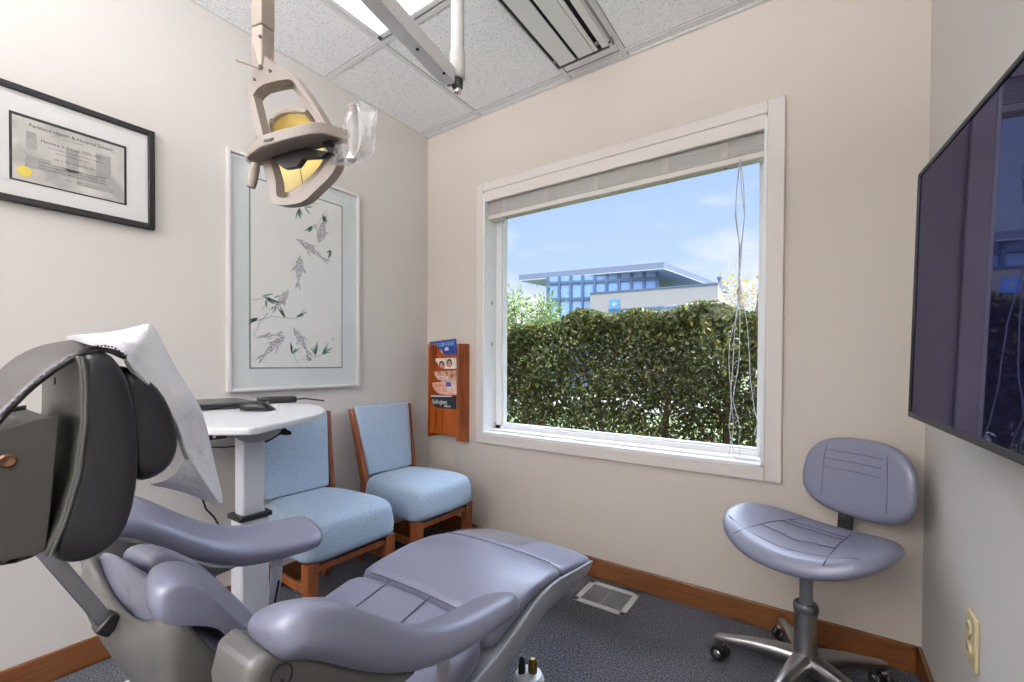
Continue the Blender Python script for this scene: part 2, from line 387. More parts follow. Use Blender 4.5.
df = thing('ceiling_diffuser', 'white linear slot air diffuser with black slots in the ceiling near the window', 'air vent', (1.14,-.45,H))
xa,xb,ya,yb,zb = 1.008,1.282,-.78,-.145,H-.030
b = MB()
b.box((xa,ya,zb),(xa+.006,yb,H)).box((xb-.006,ya,zb+.006),(xb,yb,H)).box((xa,yb-.006,zb),(xb-.02,yb,H)).box((xa,ya,zb),(xb,ya+.006,H))
link('rim', b, 'steel', df)
link('plenum', MB().box((xa+.006,ya+.006,H-.012),(xb-.006,yb-.006,H-.002)), 'shadow', df)
pl = [(xa+.016,xa+.098),(xa+.112,xa+.186),(xa+.188,xa+.206),(xa+.226,xb-.016)]
for i,(a,c) in enumerate(pl): link('blade', MB().box((a,ya+.01,zb+.001),(c,yb-.014,zb+.007)), 'tbar', df, bevel=.002)
link('side_flange', MB().prism([(xb-.016,yb-.03,zb+.002),(xb+.012,yb-.05,H-.001),(xb+.012,ya,H-.001),(xb-.016,ya,zb+.002)],(.003,0,.003)), 'tbar', df)
for xx in (xa+.012,xa+.216): link('blade_clip', MB().box((xx-.006,yb-.06,zb-.002),(xx+.008,yb-.045,zb+.008)), 'ventlouver', df, bevel=.002)

# ------------------------------------------------------------------ floor register, outlet
rg = thing('floor_register', 'white framed grey floor air register in the carpet below the window', 'floor vent', (1.27,-.155,0))
b = MB(); xa,xb,ya,yb = 1.152,1.387,-.252,-.05
b.box((xa,ya,0),(xb,ya+.026,.006)).box((xa,yb-.026,0),(xb,yb,.006)).box((xa,ya,0),(xa+.026,yb,.006)).box((xb-.026,ya,0),(xb,yb,.006))
link('frame', b, 'ventmetal', rg, bevel=.002)
b = MB()
for i in range(14): b.box((xa+.026,ya+.029+i*.0107,.001),(xb-.026,ya+.029+i*.0107+.0062,.004))
b.box((xa+.113,ya+.026,.001),(xa+.119,yb-.026,.0045))
link('louvre_grille', b, 'ventlouver', rg)
link('duct_opening', MB().box((xa+.02,ya+.02,.0002),(xb-.02,yb-.02,.0008)), 'shadow', rg)

ot = thing('wall_outlet', 'beige duplex electrical outlet on the right wall below the screen', 'outlet', (W,-.588,.42))
link('cover_plate', MB().box((W-.008,-.624,.362),(W,-.552,.480)), 'outlet', ot, bevel=.003)
for zz in (.445,.397):
    link('socket', MB().lathe([(.017,0),(.017,.002),(.015,.004)],(W-.008,-.588,zz),(-1,0,0),18), 'outlet', ot, smooth=True)
    b = MB()
    for yy in (-.594,-.582): b.box((W-.0125,yy-.0012,zz-.001),(W-.0118,yy+.0012,zz+.008))
    link('socket_slot', b, 'shadow', ot)
link('plate_screw', MB().lathe([(.003,0),(.003,.0015)],(W-.008,-.588,.421),(-1,0,0),10), 'steel', ot)

# ------------------------------------------------------------------ wall-mounted screen
yaw,tilt,rol = .0861,.0158,-.0189
ey = Vector((math.sin(yaw),-math.cos(yaw),0)); n = Vector((-math.cos(yaw),-math.sin(yaw),0))
up = Z*math.cos(tilt)-n*math.sin(tilt); ex = ey*math.cos(rol)+up*math.sin(rol); up2 = up*math.cos(rol)-ey*math.sin(rol); nn = ex.cross(up2)
if nn.x > 0: nn = -nn
TVM = Matrix((ex,up2,nn)).transposed().to_4x4(); TVM.translation = Vector((2.2,-.5815,.9103))
TW,THH = .94,.566
tv = thing('television', 'large black flat screen on the right wall reflecting the window', 'television', (2.25,-1.0,.91))
b = MB(); bz = .009
b.box((0,0,-.02),(bz,THH,.0),0,TVM).box((TW-bz,0,-.02),(TW,THH,0),0,TVM).box((0,0,-.02),(TW,.013,0),0,TVM).box((0,THH-bz,-.02),(TW,THH,0),0,TVM)
link('bezel', b, 'tvblack', tv, bevel=.0015)
link('screen_panel', MB().box((bz,.013,-.012),(TW-bz,THH-bz,-.003),0,TVM), 'screen', tv)
link('back_cover', MB().box((.004,.004,-.028),(TW-.004,THH-.004,-.02),0,TVM), 'tvblack', tv)
link('wall_mount', MB().box((2.262,-.90,1.05),(2.316,-.72,1.505)).box((2.28,-1.0,1.1),(2.316,-.72,1.4)), 'black', tv, bevel=.003)
link('cable_clip', MB().box((2.262,-1.20,.885),(2.30,-1.12,.905)), 'white', tv, bevel=.002)
# ================================================================== framed diploma (left wall)
dp = thing('framed_diploma', 'black framed certificate with a gold seal on the left wall', 'picture', (0,-1.61,1.69))
ya,yb,za,zb,fw = -1.83,-1.393,1.515,1.872,.019
link('frame', MB().box((0,ya,za),(.024,ya+fw,zb)).box((0,yb-fw,za),(.024,yb,zb)).box((0,ya+fw,za),(.024,yb-fw,za+fw)).box((0,ya+fw,zb-fw),(.024,yb-fw,zb)), 'frame_black', dp, bevel=.002)
link('mat_board', MB().box((.001,ya+fw,za+fw),(.012,yb-fw,zb-fw)), 'matboard', dp)
ia,ib,ja,jb = -1.747,-1.472,1.583,1.789
link('inner_border', MB().box((.012,ia,ja),(.0135,ib,jb)), 'frame_black', dp)
link('certificate', MB().box((.0135,ia+.006,ja+.004),(.0142,ib-.007,jb-.009)), 'diploma', dp)
b = MB()
for (p,q,r,s) in ((-1.712,1.690,-1.690,1.742),(-1.715,1.630,-1.53,1.655),(-1.625,1.650,-1.595,1.720),(-1.552,1.655,-1.515,1.735),(-1.60,1.612,-1.507,1.628),(-1.712,1.655,-1.66,1.668)):
    b.box((.0142,p,q),(.0146,r,s))
link('engraving', b, 'dip_print', dp)
b = MB().lathe([(.0165,0),(.0165,.0008),(.014,.0012)],(.0142,-1.716,1.615),(1,0,0),26)
link('gold_seal', b, 'gold', dp)
def wl(y,z): return frame_mtx((.0147,y,z),(0,1,0),(0,0,1))
def ln(body,size,z,y=-1.607,w=1.0): text_mesh(body,size,wl(y,z),'lettering','ink',dp,.0001,'CENTER',w)
ln('Parkland Health & Hospital System',.0148,1.757,-1.607,.95)
ln('This is to certify that',.0055,1.746)
ln('Matthew S. Kinsall, DDS, MD',.0125,1.719,-1.61,.95)
ln('has successfully completed the Residency Program in',.0062,1.706,-1.60)
ln('Oral and Maxillofacial Surgery',.0068,1.694)
ln('July 1, 1997 to June 30, 2001',.0085,1.674,-1.602)
for k,z in enumerate((1.655,1.645,1.636)): ln('in testimony whereof the seal and signatures are hereunto affixed',.006,z,-1.607)
ln('August 14, 2001',.006,1.618)
link('glazing', MB().box((.0165,ya+fw-.001,za+fw-.001),(.0175,yb-fw+.001,zb-fw+.001)), 'picglass', dp)

# ------------------------------------------------------------------ framed brush painting
ar = thing('framed_painting', 'tall white framed brush painting of fish and bamboo on the left wall', 'picture', (0,-.835,1.41))
ya,yb,za,zb,fw = -1.154,-.516,.906,1.918,.014
link('frame', MB().box((0,ya,za),(.026,ya+fw,zb)).box((0,yb-fw,za),(.026,yb,zb)).box((0,ya+fw,za),(.026,yb-fw,za+fw)).box((0,ya+fw,zb-fw),(.026,yb-fw,zb)), 'silverframe', ar, bevel=.003)
link('mat_board', MB().box((.001,ya+fw,za+fw),(.010,yb-fw,zb-fw)), 'artmat', ar)
link('inner_border', MB().box((.010,-1.064,1.003),(.0112,-.611,1.834)), 'artline', ar)
link('painting_sheet', MB().box((.0112,-1.058,1.009),(.0118,-.617,1.828)), 'artpaper', ar)
XA = .0121
def pa(u,v): p = SX(u,v,XA); return Vector((XA,p.y,p.z))
b = MB()
def lens(a, c, w, mb=b, n=7, curve=0, k=0):
    a = Vector(a); c = Vector(c); d = c-a; nn = Vector((0,-d.z,d.y)).normalized(); up_, lo_ = [], []
    for i in range(n+1):
        t = i/n; wd = w*math.sin(PI*min(t*1.25,1) if t < .4 else PI*(.5+.5*(t-.4)/.6)) if 0 < i < n else 0
        mid = a+d*t+nn*curve*math.sin(PI*t); up_.append(mid+nn*wd/2); lo_.append(mid-nn*wd/2)
    poly = up_+lo_[-2:0:-1]
    mb.prism(poly,(.0003,0,0),k)
for h,tl,w,cv in (((296,238.7),(329.8,263.6),.034,.004),((300.4,254.8),(297.5,290),.040,0),((318,243),(325,214),.046,-.006),((288.7,290),(271,312),.032,.003),((285.8,335.5),(256.4,362),.034,-.003),((293,326.7),(310.7,357.5),.032,0),((254,338),(284,334),.014,.002)):
    H0, T0 = pa(*h), pa(*tl); body = H0+(T0-H0)*.8
    lens(H0, body, w, curve=cv)
    d = (T0-H0).normalized(); nn = Vector((0,-d.z,d.y))
    lens(body-d*.012, T0+nn*.012, .012); lens(body-d*.012, T0-nn*.010, .010)
    f = H0+(T0-H0)*.35
    lens(f+nn*w*.4, f+nn*w*.95+d*.03, .010); lens(f-nn*w*.4, f-nn*w*.95+d*.03, .010)
link('painted_fish', b, 'fishink', ar)
b = MB(); rnd = random.Random(3)
for (u,v,base,nl,ln_,kk) in ((299,208,-70,4,.06,0),(304,207,-20,2,.06,0),(313,226,-150,3,.055,1),(322,215,-60,3,.05,0),(331,250,-125,4,.05,1),(262,296,-10,3,.085,0),(266,299,-60,2,.06,0),(258,318,-150,4,.05,1),(285,318,100,3,.06,0),(296,317,0,3,.06,0),(292,354,70,4,.055,0),(316,355,100,4,.075,0),(322,354,30,4,.065,0),(312,360,170,2,.05,0)):
    o0 = pa(u,v)
    for i in range(nl):
        a = math.radians(base+rnd.uniform(-38,38)); L = ln_*rnd.uniform(.6,1.1)
        lens(o0, o0+Vector((0,math.cos(a)*L,math.sin(a)*L)), .009, b, k=kk)
def stroke(pts, r=.0009, k=0):
    b.tube([pa(*p)+Vector((.0002,0,0)) for p in pts], r, 4, k)
for s in (((300,205),(309,203),(319,204)),((309,232),(318,224),(326,211)),((252,300),(270,297),(262,310)),((253,322),(272,316),(297,319),(305,308)),((268,313),(260,322),(254,336)),((300,360),(318,356),(331,352)),((292,345),(295,358),(299,363))): stroke(s)
link('painted_bamboo', b, ['leafink','leafink2'], ar)
link('red_seal', MB().box((XA,-.672,1.146),(XA+.0003,-.662,1.158)), 'fishink', ar)
link('glazing', MB().box((.0165,ya+fw-.001,za+fw-.001),(.0175,yb-fw+.001,zb-fw+.001)), 'picglass', ar)

# ------------------------------------------------------------------ magazine rack and magazines
rk = thing('magazine_rack', 'cherry wood wall rack of five pockets in the corner by the window', 'magazine rack', (.226,-.05,.6))
xa,xb,za,zb = .104,.348,.592,1.145
link('side_panel', MB().box((xa,-.1,za),(xa+.012,0,zb)), 'rack_wood', rk, bevel=.002)
link('side_panel', MB().prism([(xb-.012,0,.568),(xb-.012,-.1,.585),(xb-.012,-.1,zb-.003),(xb-.012,0,zb)],(.012,0,0)), 'rack_wood', rk, bevel=.002)
link('back_panel', MB().box((xa+.012,-.010,za),(xb-.012,0,zb-.01)), 'rack_wood', rk)
px = .113,.336
mags = [(341,354.6),(357.8,368.6),(371.2,381.6),(382.8,394.4),(395.6,408.4)]
pock = []
for i,(vt,vb) in enumerate(mags):
    yy = -.030-.0125*i
    zt = SY(442,vt,yy).z; zbm = SY(442,vb,yy-.006).z
    pock.append((yy,zt,zbm))
for i,(yy,zt,zbm) in enumerate(pock):
    yf = yy-.007
    lowz = pock[i+1][2]-.05 if i < 4 else za+.02
    poly = [(px[0]+.002,yf,lowz),(px[1],yf,lowz)]
    top = []
    for j in range(21):
        t = j/20; x = px[1]+(px[0]+.002-px[1])*t
        sag = .052*((t-.40)/.60)**5 if t > .4 else .006*((.4-t)/.4)**2
        top.append((x,yf,zbm+sag))
    link('pocket_board', MB().prism(poly+top,(0,.005,0)), 'rack_wood', rk)
def magazine(i, label, cover, texts, tiltdeg, xo=.118, wd=.182):
    yy,zt,zbm = pock[i]; hh = .15; xo = SY(429.6+(xo-.118)*200,mags[i][0]+6,yy).x; wd = SY(456.3,mags[i][0]+6,yy).x-xo
    t = thing('magazine', label, 'magazine', (xo+wd/2,yy,zt-hh))
    a = math.radians(tiltdeg); mx = frame_mtx((xo,yy-.002,zt-.012),(math.cos(a),0,math.sin(a)),(-math.sin(a),0,math.cos(a)))
    link('pages', MB().box((0,-hh+.004,-.004),(wd,.006,-.0008),0,mx), 'matboard', t)
    link('cover', MB().box((0,-hh+.002,-.0008),(wd+.001,.008,.0006),0,mx), cover, t)
    for bd,size,x,y,mm,w in texts: text_mesh(bd,size,mx @ Matrix.Translation((x+.016,y,.0008)),'lettering',mm,t,.0003,'LEFT',w)
    return t,mx
M['mag_blue'] = mat('blue cover', (22,58,134), .4); M['mag_white'] = mat('cream cover', (226,218,205), .4, var=(30,.25))
M['mag_photo'] = mat_ramp('photo cover', 26, [(.3,(60,44,38)),(.45,(176,96,80)),(.6,(206,180,150)),(.75,(110,98,70))], .4)
M['mag_orange'] = mat_ramp('peach cover', 20, [(.35,(214,150,126)),(.5,(230,196,178)),(.7,(222,206,204))], .4)
M['mag_black'] = mat('black cover', (20,22,30), .4); M['t_white'] = mat('white print', (236,236,238), .5); M['t_cyan'] = mat('pale blue print', (150,206,228), .5)
M['t_black'] = mat('black print', (26,22,22), .5); M['t_orange'] = mat('orange print', (206,78,40), .5); M['t_blue'] = mat('blue print', (60,70,160), .5); M['skin'] = mat('cover portrait', (190,140,122), .6); M['hair'] = mat('cover hair', (40,26,24), .6)
t,mx = magazine(0,'blue food magazine standing in the top pocket of the wall rack','mag_blue',[('FOOD',.036,.0,-.030,'t_cyan',1.0),('&',.034,.090,-.028,'t_white',.8),('WINE',.036,.108,-.030,'t_cyan',.85)],4)
b = MB().prism([mx@Vector(p) for p in ((.07,-.075,.0007),(.115,-.075,.0007),(.10,-.04,.0007),(.085,-.04,.0007))],mx.to_3x3()@Vector((0,0,.0004)))
link('plate_photo', b, 'mag_photo', t); link('plate_photo', MB().prism([mx@Vector(p) for p in ((.02,-.07,.0007),(.068,-.07,.0007),(.064,-.042,.0007),(.03,-.042,.0007))],mx.to_3x3()@Vector((0,0,.0004))), 'mag_photo', t)
link('glass_photo', MB().prism([mx@Vector(p) for p in ((.125,-.058,.0007),(.16,-.055,.0007),(.156,-.036,.0007),(.13,-.038,.0007))],mx.to_3x3()@Vector((0,0,.0004))), 't_white', t)
t,mx = magazine(1,'cream magazine with two portrait heads in the second pocket of the wall rack','mag_white',[('Do',.060,.006,-.044,'t_black',.7)],1)
def face(mx, x, y, t, s=1):
    link('portrait_hair', MB().loft([[mx@Vector((x+.024*s*math.cos(a)*1,y+.026*s*math.sin(a),zz)) for a in [2*PI*j/18 for j in range(18)]] for zz in (.0007,.0011)]), 'hair', t)
    link('portrait_face', MB().loft([[mx@Vector((x+.016*s*math.cos(a),y-.006+.02*s*math.sin(a),zz)) for a in [2*PI*j/18 for j in range(18)]] for zz in (.0011,.0014)]), 'skin', t)
face(mx,.104,-.034,t); face(mx,.165,-.022,t,.95)
t,mx = magazine(2,'magazine with large white title over a photo in the third pocket of the wall rack','mag_photo',[('People',.052,.010,-.044,'t_white',.80)],3,.126,.182)
t,mx = magazine(3,'peach travel magazine with two title lines in the fourth pocket of the wall rack','mag_orange',[('TRAVEL+',.034,.014,-.026,'t_orange',.93),('LEISURE',.034,.020,-.054,'t_orange',.93)],5)
link('corner_photo', MB().box((.135,-.022,.0007),(.178,.004,.001),0,mx), 't_blue', t)
t,mx = magazine(4,'black magazine with white title in the lowest filled pocket of the wall rack','mag_black',[('Bellingham',.037,.010,-.040,'t_white',.74),('Alive',.026,.104,-.060,'t_white',1.0)],2)
link('cover_edge', MB().box((0,.002,.0007),(.183,.0085,.001),0,mx), 't_white', t)

# ================================================================== side chairs along the left wall
def stilepts(s): return [(.045,s*.192,.795),(.078,s*.177,.62),(.118,s*.163,.42),(.112,s*.162,.25),(.075,s*.160,0)]
def make_chair(label, yc, group):
    t = thing('side_chair', label, 'chair', (.3,yc,0), group)
    o = Vector((0,yc,0))
    for s in (-1,1):
        pts = [o+Vector(p) for p in stilepts(s)]; rings = []
        for i,p in enumerate(pts):
            hx = (.013,.019,.024,.022,.016)[i]; hy = .0115
            rings.append([p+Vector((a*hx,c*hy,0)) for a,c in ((-1,-1),(1,-1),(1,1),(-1,1))])
        link('rear_leg', MB().loft(rings), 'chair_wood', t, bevel=.004)
        link('front_leg', MB().bar(o+Vector((.515,s*.176,.302)),o+Vector((.512,s*.176,0)),.046,.046,(1,0,0),0,.034,.034), 'chair_wood', t, bevel=.004)
        link('side_stretcher', MB().bar(o+Vector((.10,s*.175,.20)),o+Vector((.50,s*.183,.20)),.016,.03), 'chair_wood', t, bevel=.003)
    link('front_stretcher', MB().bar(o+Vector((.515,-.18,.272)),o+Vector((.515,.18,.272)),.018,.024), 'chair_wood', t, bevel=.003)
    link('rear_stretcher', MB().bar(o+Vector((.10,-.17,.26)),o+Vector((.10,.17,.26)),.016,.028), 'chair_wood', t, bevel=.003)
    # upholstered back, a trapezoid pad between the stiles
    rings = []
    for i in range(9):
        t_ = i/8; z = .452+(.802-.452)*t_; xc = .118-.075*((z-.42)/.375)
        hw = .147+.035*t_; k = 1 if 0 < i < 8 else .8
        rings.append(sring(o+Vector((xc+.006,0,z)), Y, X, hw, .026*k, 24, 6))
    link('backrest', MB().loft(rings), 'fabric', t, smooth=True, bevel=.006)
    # seat
    rings = []
    for z,ins,pw in ((.298,.006,7),(.308,0,7),(.36,0,7),(.40,0,6),(.432,.006,5.5),(.446,.022,5),(.456,.05,4.5),(.463,.10,4),(.467,.16,3.5)):
        ring = []
        for p in sring(Vector((0,0,0)), X, Y, 1, 1, 40, pw):
            x = .325+(p.x)*(.230-ins); f = (x-.1)/.46
            y = p.y*((.180+.035*f)-ins)
            ring.append(o+Vector((x,y,z-.008*max(0,.25-f))))
        rings.append(ring)
    link('seat', MB().loft(rings), 'fabric', t, smooth=True, sub=1)
    return t
c1 = make_chair('blue upholstered wooden chair behind the white table', -.910, 'waiting chairs')
c2 = copy_tree(c1); c2.location.y = -.392; c2['label'] = 'blue upholstered wooden chair in the corner below the magazine rack'

# ================================================================== height-adjustable side table
ZT = .866
tb = thing('adjustable_table', 'white topped table on a pale column behind the treatment chair', 'table', (.64,-1.35,0))
outl = [(297,403.6),(311,404),(321,406.2),(325.5,409),(322,412.5),(306,416.8),(289,420.5),(272,424),(260,426.6),(250,427.6),(238,427.9),(214,428)]
poly = [SZ(u,v,ZT) for u,v in outl]
poly = [Vector((p.x,p.y,ZT)) for p in poly] + [Vector((.50,-1.60,ZT)),Vector((.36,-1.66,ZT)),Vector((.16,-1.62,ZT)),Vector((.03,-1.45,ZT)),Vector((.02,-1.1,ZT))]
link('tabletop', MB().prism(poly,(0,0,-.020)), 'table', tb, bevel=.005, seg=3)
pc = Vector((.648,-1.352,0))
def pbox(hx,hy,za,zb): return MB().box((pc.x-hx,pc.y-hy,za),(pc.x+hx,pc.y+hy,zb))
link('inner_column', pbox(.026,.032,.55,ZT-.03), 'tablemetal', tb, bevel=.006)
link('column_collar', pbox(.040,.046,.575,.590), 'black', tb, bevel=.003)
link('outer_column', pbox(.034,.040,.03,.575), 'tablemetal', tb, bevel=.006)
b = MB()
half = [(math.cos(a)*.072, -math.sin(a)*.044) for a in [PI*j/12 for j in range(13)]]
b.prism([pc+Vector((.052,c,ZT-.021+d)) for c,d in half],(-.006,0,0)).prism([pc+Vector((-.034,c,ZT-.021+d)) for c,d in half],(-.006,0,0)).box(pc+Vector((-.04,-.07,ZT-.026)),pc+Vector((.045,.07,ZT-.0205)))
link('top_bracket', b, 'tablebrk', tb, bevel=.001)
link('bracket_bolt', MB().lathe([(.007,0),(.007,.004),(.004,.005)],pc+Vector((.052,.004,ZT-.040)),(1,0,0),14), 'steel', tb, smooth=True)
link('control_box', MB().box(pc+Vector((-.03,-.125,ZT-.045)),pc+Vector((.038,-.075,ZT-.021))), 'black', tb, bevel=.003)
link('box_label', MB().box(pc+Vector((.0381,-.112,ZT-.04)),pc+Vector((.0386,-.105,ZT-.026))), 'matboard', tb)
b = MB()
for s in (-1,1): b.box(pc+Vector((-.34+.0,s*.2-.025,.035)),pc+Vector((.06,s*.2+.025,.065)))
b.box(pc+Vector((-.04,-.2,.035)),pc+Vector((.03,.2,.06)))
link('base', b, 'tablemetal', tb, bevel=.005)
for dx in (-.32,.04):
    for s in (-1,1): link('caster', MB().lathe([(.012,-.012),(.0325,-.012),(.0325,.012),(.012,.012)],pc+Vector((dx,s*.2,.0325)),(0,1,0),18), 'black', tb, smooth=True)
# adjustment paddle under the edge
b = MB(); c = SD(280,431,1.36); ax = RT*.96-Z*.28; ay = UP*.6+FW*.8
b.loft([sring(c+Z*zz, ax.normalized(), (Y*.5+X*.5).normalized(), .030*k, .020*k, 18, 2) for zz,k in ((-.008,.6),(-.004,1),(.003,1),(.008,.6))]).tube([c-ax*.026,c-ax*.034+Z*.02],.004,8)
link('height_paddle', b, 'black', tb, smooth=True)

def onT(u,v,z=0): p = SZ(u,v,ZT+z); return Vector((p.x,p.y,ZT+z))
lp = thing('laptop', 'closed dark grey laptop lying on the white table', 'laptop', (.20,-1.31,ZT))
rot = frame_mtx((.205,-1.335,ZT),(.12,.99,0),(-.99,.12,0))
link('base', MB().box((-.16,-.115,.003),(.16,.115,.015),0,rot), 'black', lp, bevel=.003)
link('lid', MB().box((-.162,-.117,.0155),(.162,.117,.023),0,rot), 'darkgrey', lp, bevel=.003)
for sx in (-.13,.13):
    for sy in (-.09,.09): link('rubber_foot', MB().lathe([(.006,0),(.006,.004)],rot@Vector((sx,sy,-.001)),(0,0,1),10), 'rubber', lp)
ms = thing('computer_mouse', 'black computer mouse on the white table beside the laptop', 'mouse', onT(258,412))
c = onT(258,411); ax = (onT(274,411.5)-onT(243,412)).normalized(); ay = Z.cross(ax)
rings = []
for i in range(9):
    t_ = -1+2*i/8; w = max(.3,math.sqrt(max(0,1-abs(t_)**3.2))); hgt = .036*(1-.55*((t_+.25)**2)) * (w**.5 if w > 0 else 0)
    rings.append([c+ax*t_*.056+ay*w*.030*math.cos(a)+Z*max(.003,(.5+.5*math.sin(a))*max(hgt,.006)) for a in [2*PI*j/16 for j in range(16)]])
link('shell', MB().loft(rings), 'black', ms, smooth=True, sub=1)
link('scroll_wheel', MB().lathe([(.007,-.003),(.009,0),(.007,.003)],c+ax*.03+Z*.024,ay,14), 'darkgrey', ms, smooth=True)
pb = thing('power_adapter', 'small black power brick with its cable at the back of the table', 'power adapter', onT(276,403))
c = onT(277,403.0); c.x = max(c.x,.07); ax = (RT*.97-Y*.0); ax = Vector((ax.x,ax.y,0)).normalized(); ax = Vector((.35,.94,0)); rot = frame_mtx(c,ax,Z.cross(ax))
link('brick', MB().box((-.07,-.03,.001),(.07,.035,.026),0,rot), 'black', pb, bevel=.006)
e = rot@Vector((.07,0,.013))
link('cable', MB().tube([e,e+Vector((.02,.03,.002)),e+Vector((.05,.06,-.004)),e+Vector((.07,.085,-.0085))],.0035,8), 'black', pb, smooth=True)
# loose cables under the table and down the column
cb = thing('power_cable', 'tangled black cables hanging beneath the white table beside its column', 'cable', (.64,-1.30,.8))
def cab(pts, r=.003): link('cable_strand', MB().tube(pts, r, 8), 'black', cb, smooth=True)
q = lambda u,v,d: SD(u,v,d)
cab([q(292,419,1.45),q(286,427,1.40),q(278,435,1.38),q(268,441,1.36),q(258,443,1.35),q(257,449,1.33),q(260,458,1.32),q(262,466,1.32),q(261,474,1.33),q(258,484,1.36)])
cab([q(262,432,1.36),q(268,433,1.36),q(274,430,1.36),q(279,426,1.37)],.0022)
cab([q(258,440,1.35),q(262,436,1.36),q(270,437,1.36),q(276,432,1.36)],.0022)
link('orange_plug', MB().box((-.006,-.006,-.010),(.006,.006,.010),0,Matrix.Translation(q(262.5,432,1.34))), 'orange', cb, bevel=.002)
w2 = thing('wall_cable', 'thin black cable trailing down the left wall under the table', 'cable', (.02,-1.22,.4))
pts = [(236,446),(224,447.5),(214,447),(206,449),(202,460),(201,480),(202,497),(206,509),(214,517),(220,527),(222,540),(219,556),(214,580)]
link('cable_run', MB().tube([SX(u,v,.012+.0*i) for i,(u,v) in enumerate(pts)],.0035,8), 'black', w2, smooth=True)

# ================================================================== operator stool
hub = Vector((2.0,-.30,0))
st = thing('operator_stool', 'blue-grey vinyl rolling stool with backrest in the right corner', 'stool', hub)
f = Vector((-math.sin(math.radians(26)),-math.cos(math.radians(26)),0)); s = Vector((-f.y,f.x,0)) ; s = s if s.x > 0 else -s
for k,a in enumerate((180,108,36,-36,-108)):
    d = Vector((math.cos(math.radians(a)),math.sin(math.radians(a)),0)); nrm = Z.cross(d); rings = []
    for t_,w,h,z in ((.03,.030,.030,.092),(.08,.026,.026,.094),(.15,.021,.019,.090),(.22,.017,.014,.080),(.255,.016,.012,.074),(.266,.010,.008,.072)):
        rings.append(sring(hub+d*t_+Z*z, nrm, Z, w, h, 14, 3))
    L = link('base_leg', MB().loft(rings), 'alu', st, smooth=True)
    cp = hub+d*.248; wd = Vector((math.cos(a+1.1*k),math.sin(a+1.1*k),0))
    if k == 0: wd = Vector((.30,.95,0))
    c_ = link('caster', MB().tube([cp+Z*.068,cp+Z*.048],.007,10).loft([sring(cp+Z*.046+wd*o_, Z, Z.cross(wd), r_, r_, 14, 2) for o_,r_ in ((-.008,.016),(.008,.016))]), 'chrome', st, smooth=True)
    for sg in (-1,1):
        wc = cp+Z*.0255+wd*.015*sg
        w_ = link('caster_wheel', MB().lathe([(.008,-.009),(.023,-.009),(.0255,-.005),(.0255,.005),(.023,.009),(.008,.009)],wc,wd,20), 'black', c_, smooth=True)
        link('wheel_cap', MB().lathe([(.014,0),(.011,.003),(.001,.004)],wc+wd*.009*sg,wd*sg,14), 'chrome', c_, smooth=True)
link('hub', MB().lathe([(.036,.062),(.040,.075),(.040,.100),(.033,.120),(.031,.245),(.033,.247),(.033,.270),(.030,.272)],hub,Z,26), 'alu', st, smooth=True)
link('collar', MB().lathe([(.033,.250),(.0345,.252),(.0345,.27),(.030,.276)],hub,Z,24), 'darkgrey', st, smooth=True)
link('gas_column', MB().lathe([(.0185,.26),(.0185,.40),(.026,.402),(.026,.418)],hub,Z,22), 'steel', st, smooth=True)
link('seat_plate', MB().box((-.10,-.09,.405),(.10,.09,.425),0,frame_mtx(hub,s,Z.cross(s))), 'black', st, bevel=.006)
sc_ = hub+f*.015
def seat_pt(a, r, zoff=0):
    ca,sa = math.cos(a),math.sin(a); p = 2.5
    x = .238*math.copysign(abs(ca)**(2/p),ca); y = .185*math.copysign(abs(sa)**(2/p),sa)
    x *= r; y *= r
    return x,y
rings = []
N = 44
def seat_ring(r, z, saddle):
    out = []
    for j in range(N):
        x,y = seat_pt(2*PI*j/N, r)
        zz = z + saddle*(.045*(abs(x)/.238)**2 - .012*max(0,-y)/.185)
        if y < 0: zz -= saddle*.018*(y/.185)**2
        out.append(sc_+s*x-f*y+Z*zz)
    return out
for r,z,sd in ((.05,.426,.3),(.6,.430,.5),(.88,.441,.85),(.97,.453,.97),(1.0,.467,1),(.985,.480,1),(.94,.4935,1),(.86,.499,1),(.72,.499,1),(.5,.496,1),(.25,.494,1),(.04,.493,1)):
    rings.append(seat_ring(r,z,sd))
link('seat', MB().loft(rings), 'vinyl', st, smooth=True, sub=1)
def seat_top(x,y,up_=.0008):
    rr = max(abs(x)/.238,abs(y)/.185)
    z = .497+.045*(abs(x)/.238)**2-.012*max(0,-y)/.185
    if y < 0: z -= .018*(y/.185)**2
    if rr > .8: z -= (rr-.8)*.03
    return sc_+s*x-f*y+Z*(z+up_)
b = MB()
for crv in ([(-.13,-.16),(-.115,-.08),(-.10,.0),(-.085,.08),(-.07,.14)],[(.13,-.16),(.115,-.08),(.10,.0),(.085,.08),(.07,.14)],[(-.19,-.10),(-.13,-.115),(0,-.125),(.13,-.115),(.19,-.10)],[(-.11,-.05),(-.05,-.045),(0,-.06),(.05,-.045),(.11,-.05)],[(-.09,.04),(0,.055),(.09,.04)],[(-.085,.07),(0,.085),(.085,.07)]):
    pts = []
    for i in range(len(crv)-1):
        for k in range(4): t_ = k/4; pts.append(seat_top(crv[i][0]*(1-t_)+crv[i+1][0]*t_, crv[i][1]*(1-t_)+crv[i+1][1]*t_))
    pts.append(seat_top(*crv[-1])); b.tube(pts,.0014,6)
link('seat_seam', b, 'seam', st, smooth=True)
link('back_stem', MB().bar(hub-f*.05+Z*.412,hub-f*.235+Z*.412,.045,.010).bar(hub-f*.232+Z*.408,hub-f*.258+Z*.60,.045,.010,f), 'black', st, bevel=.003)
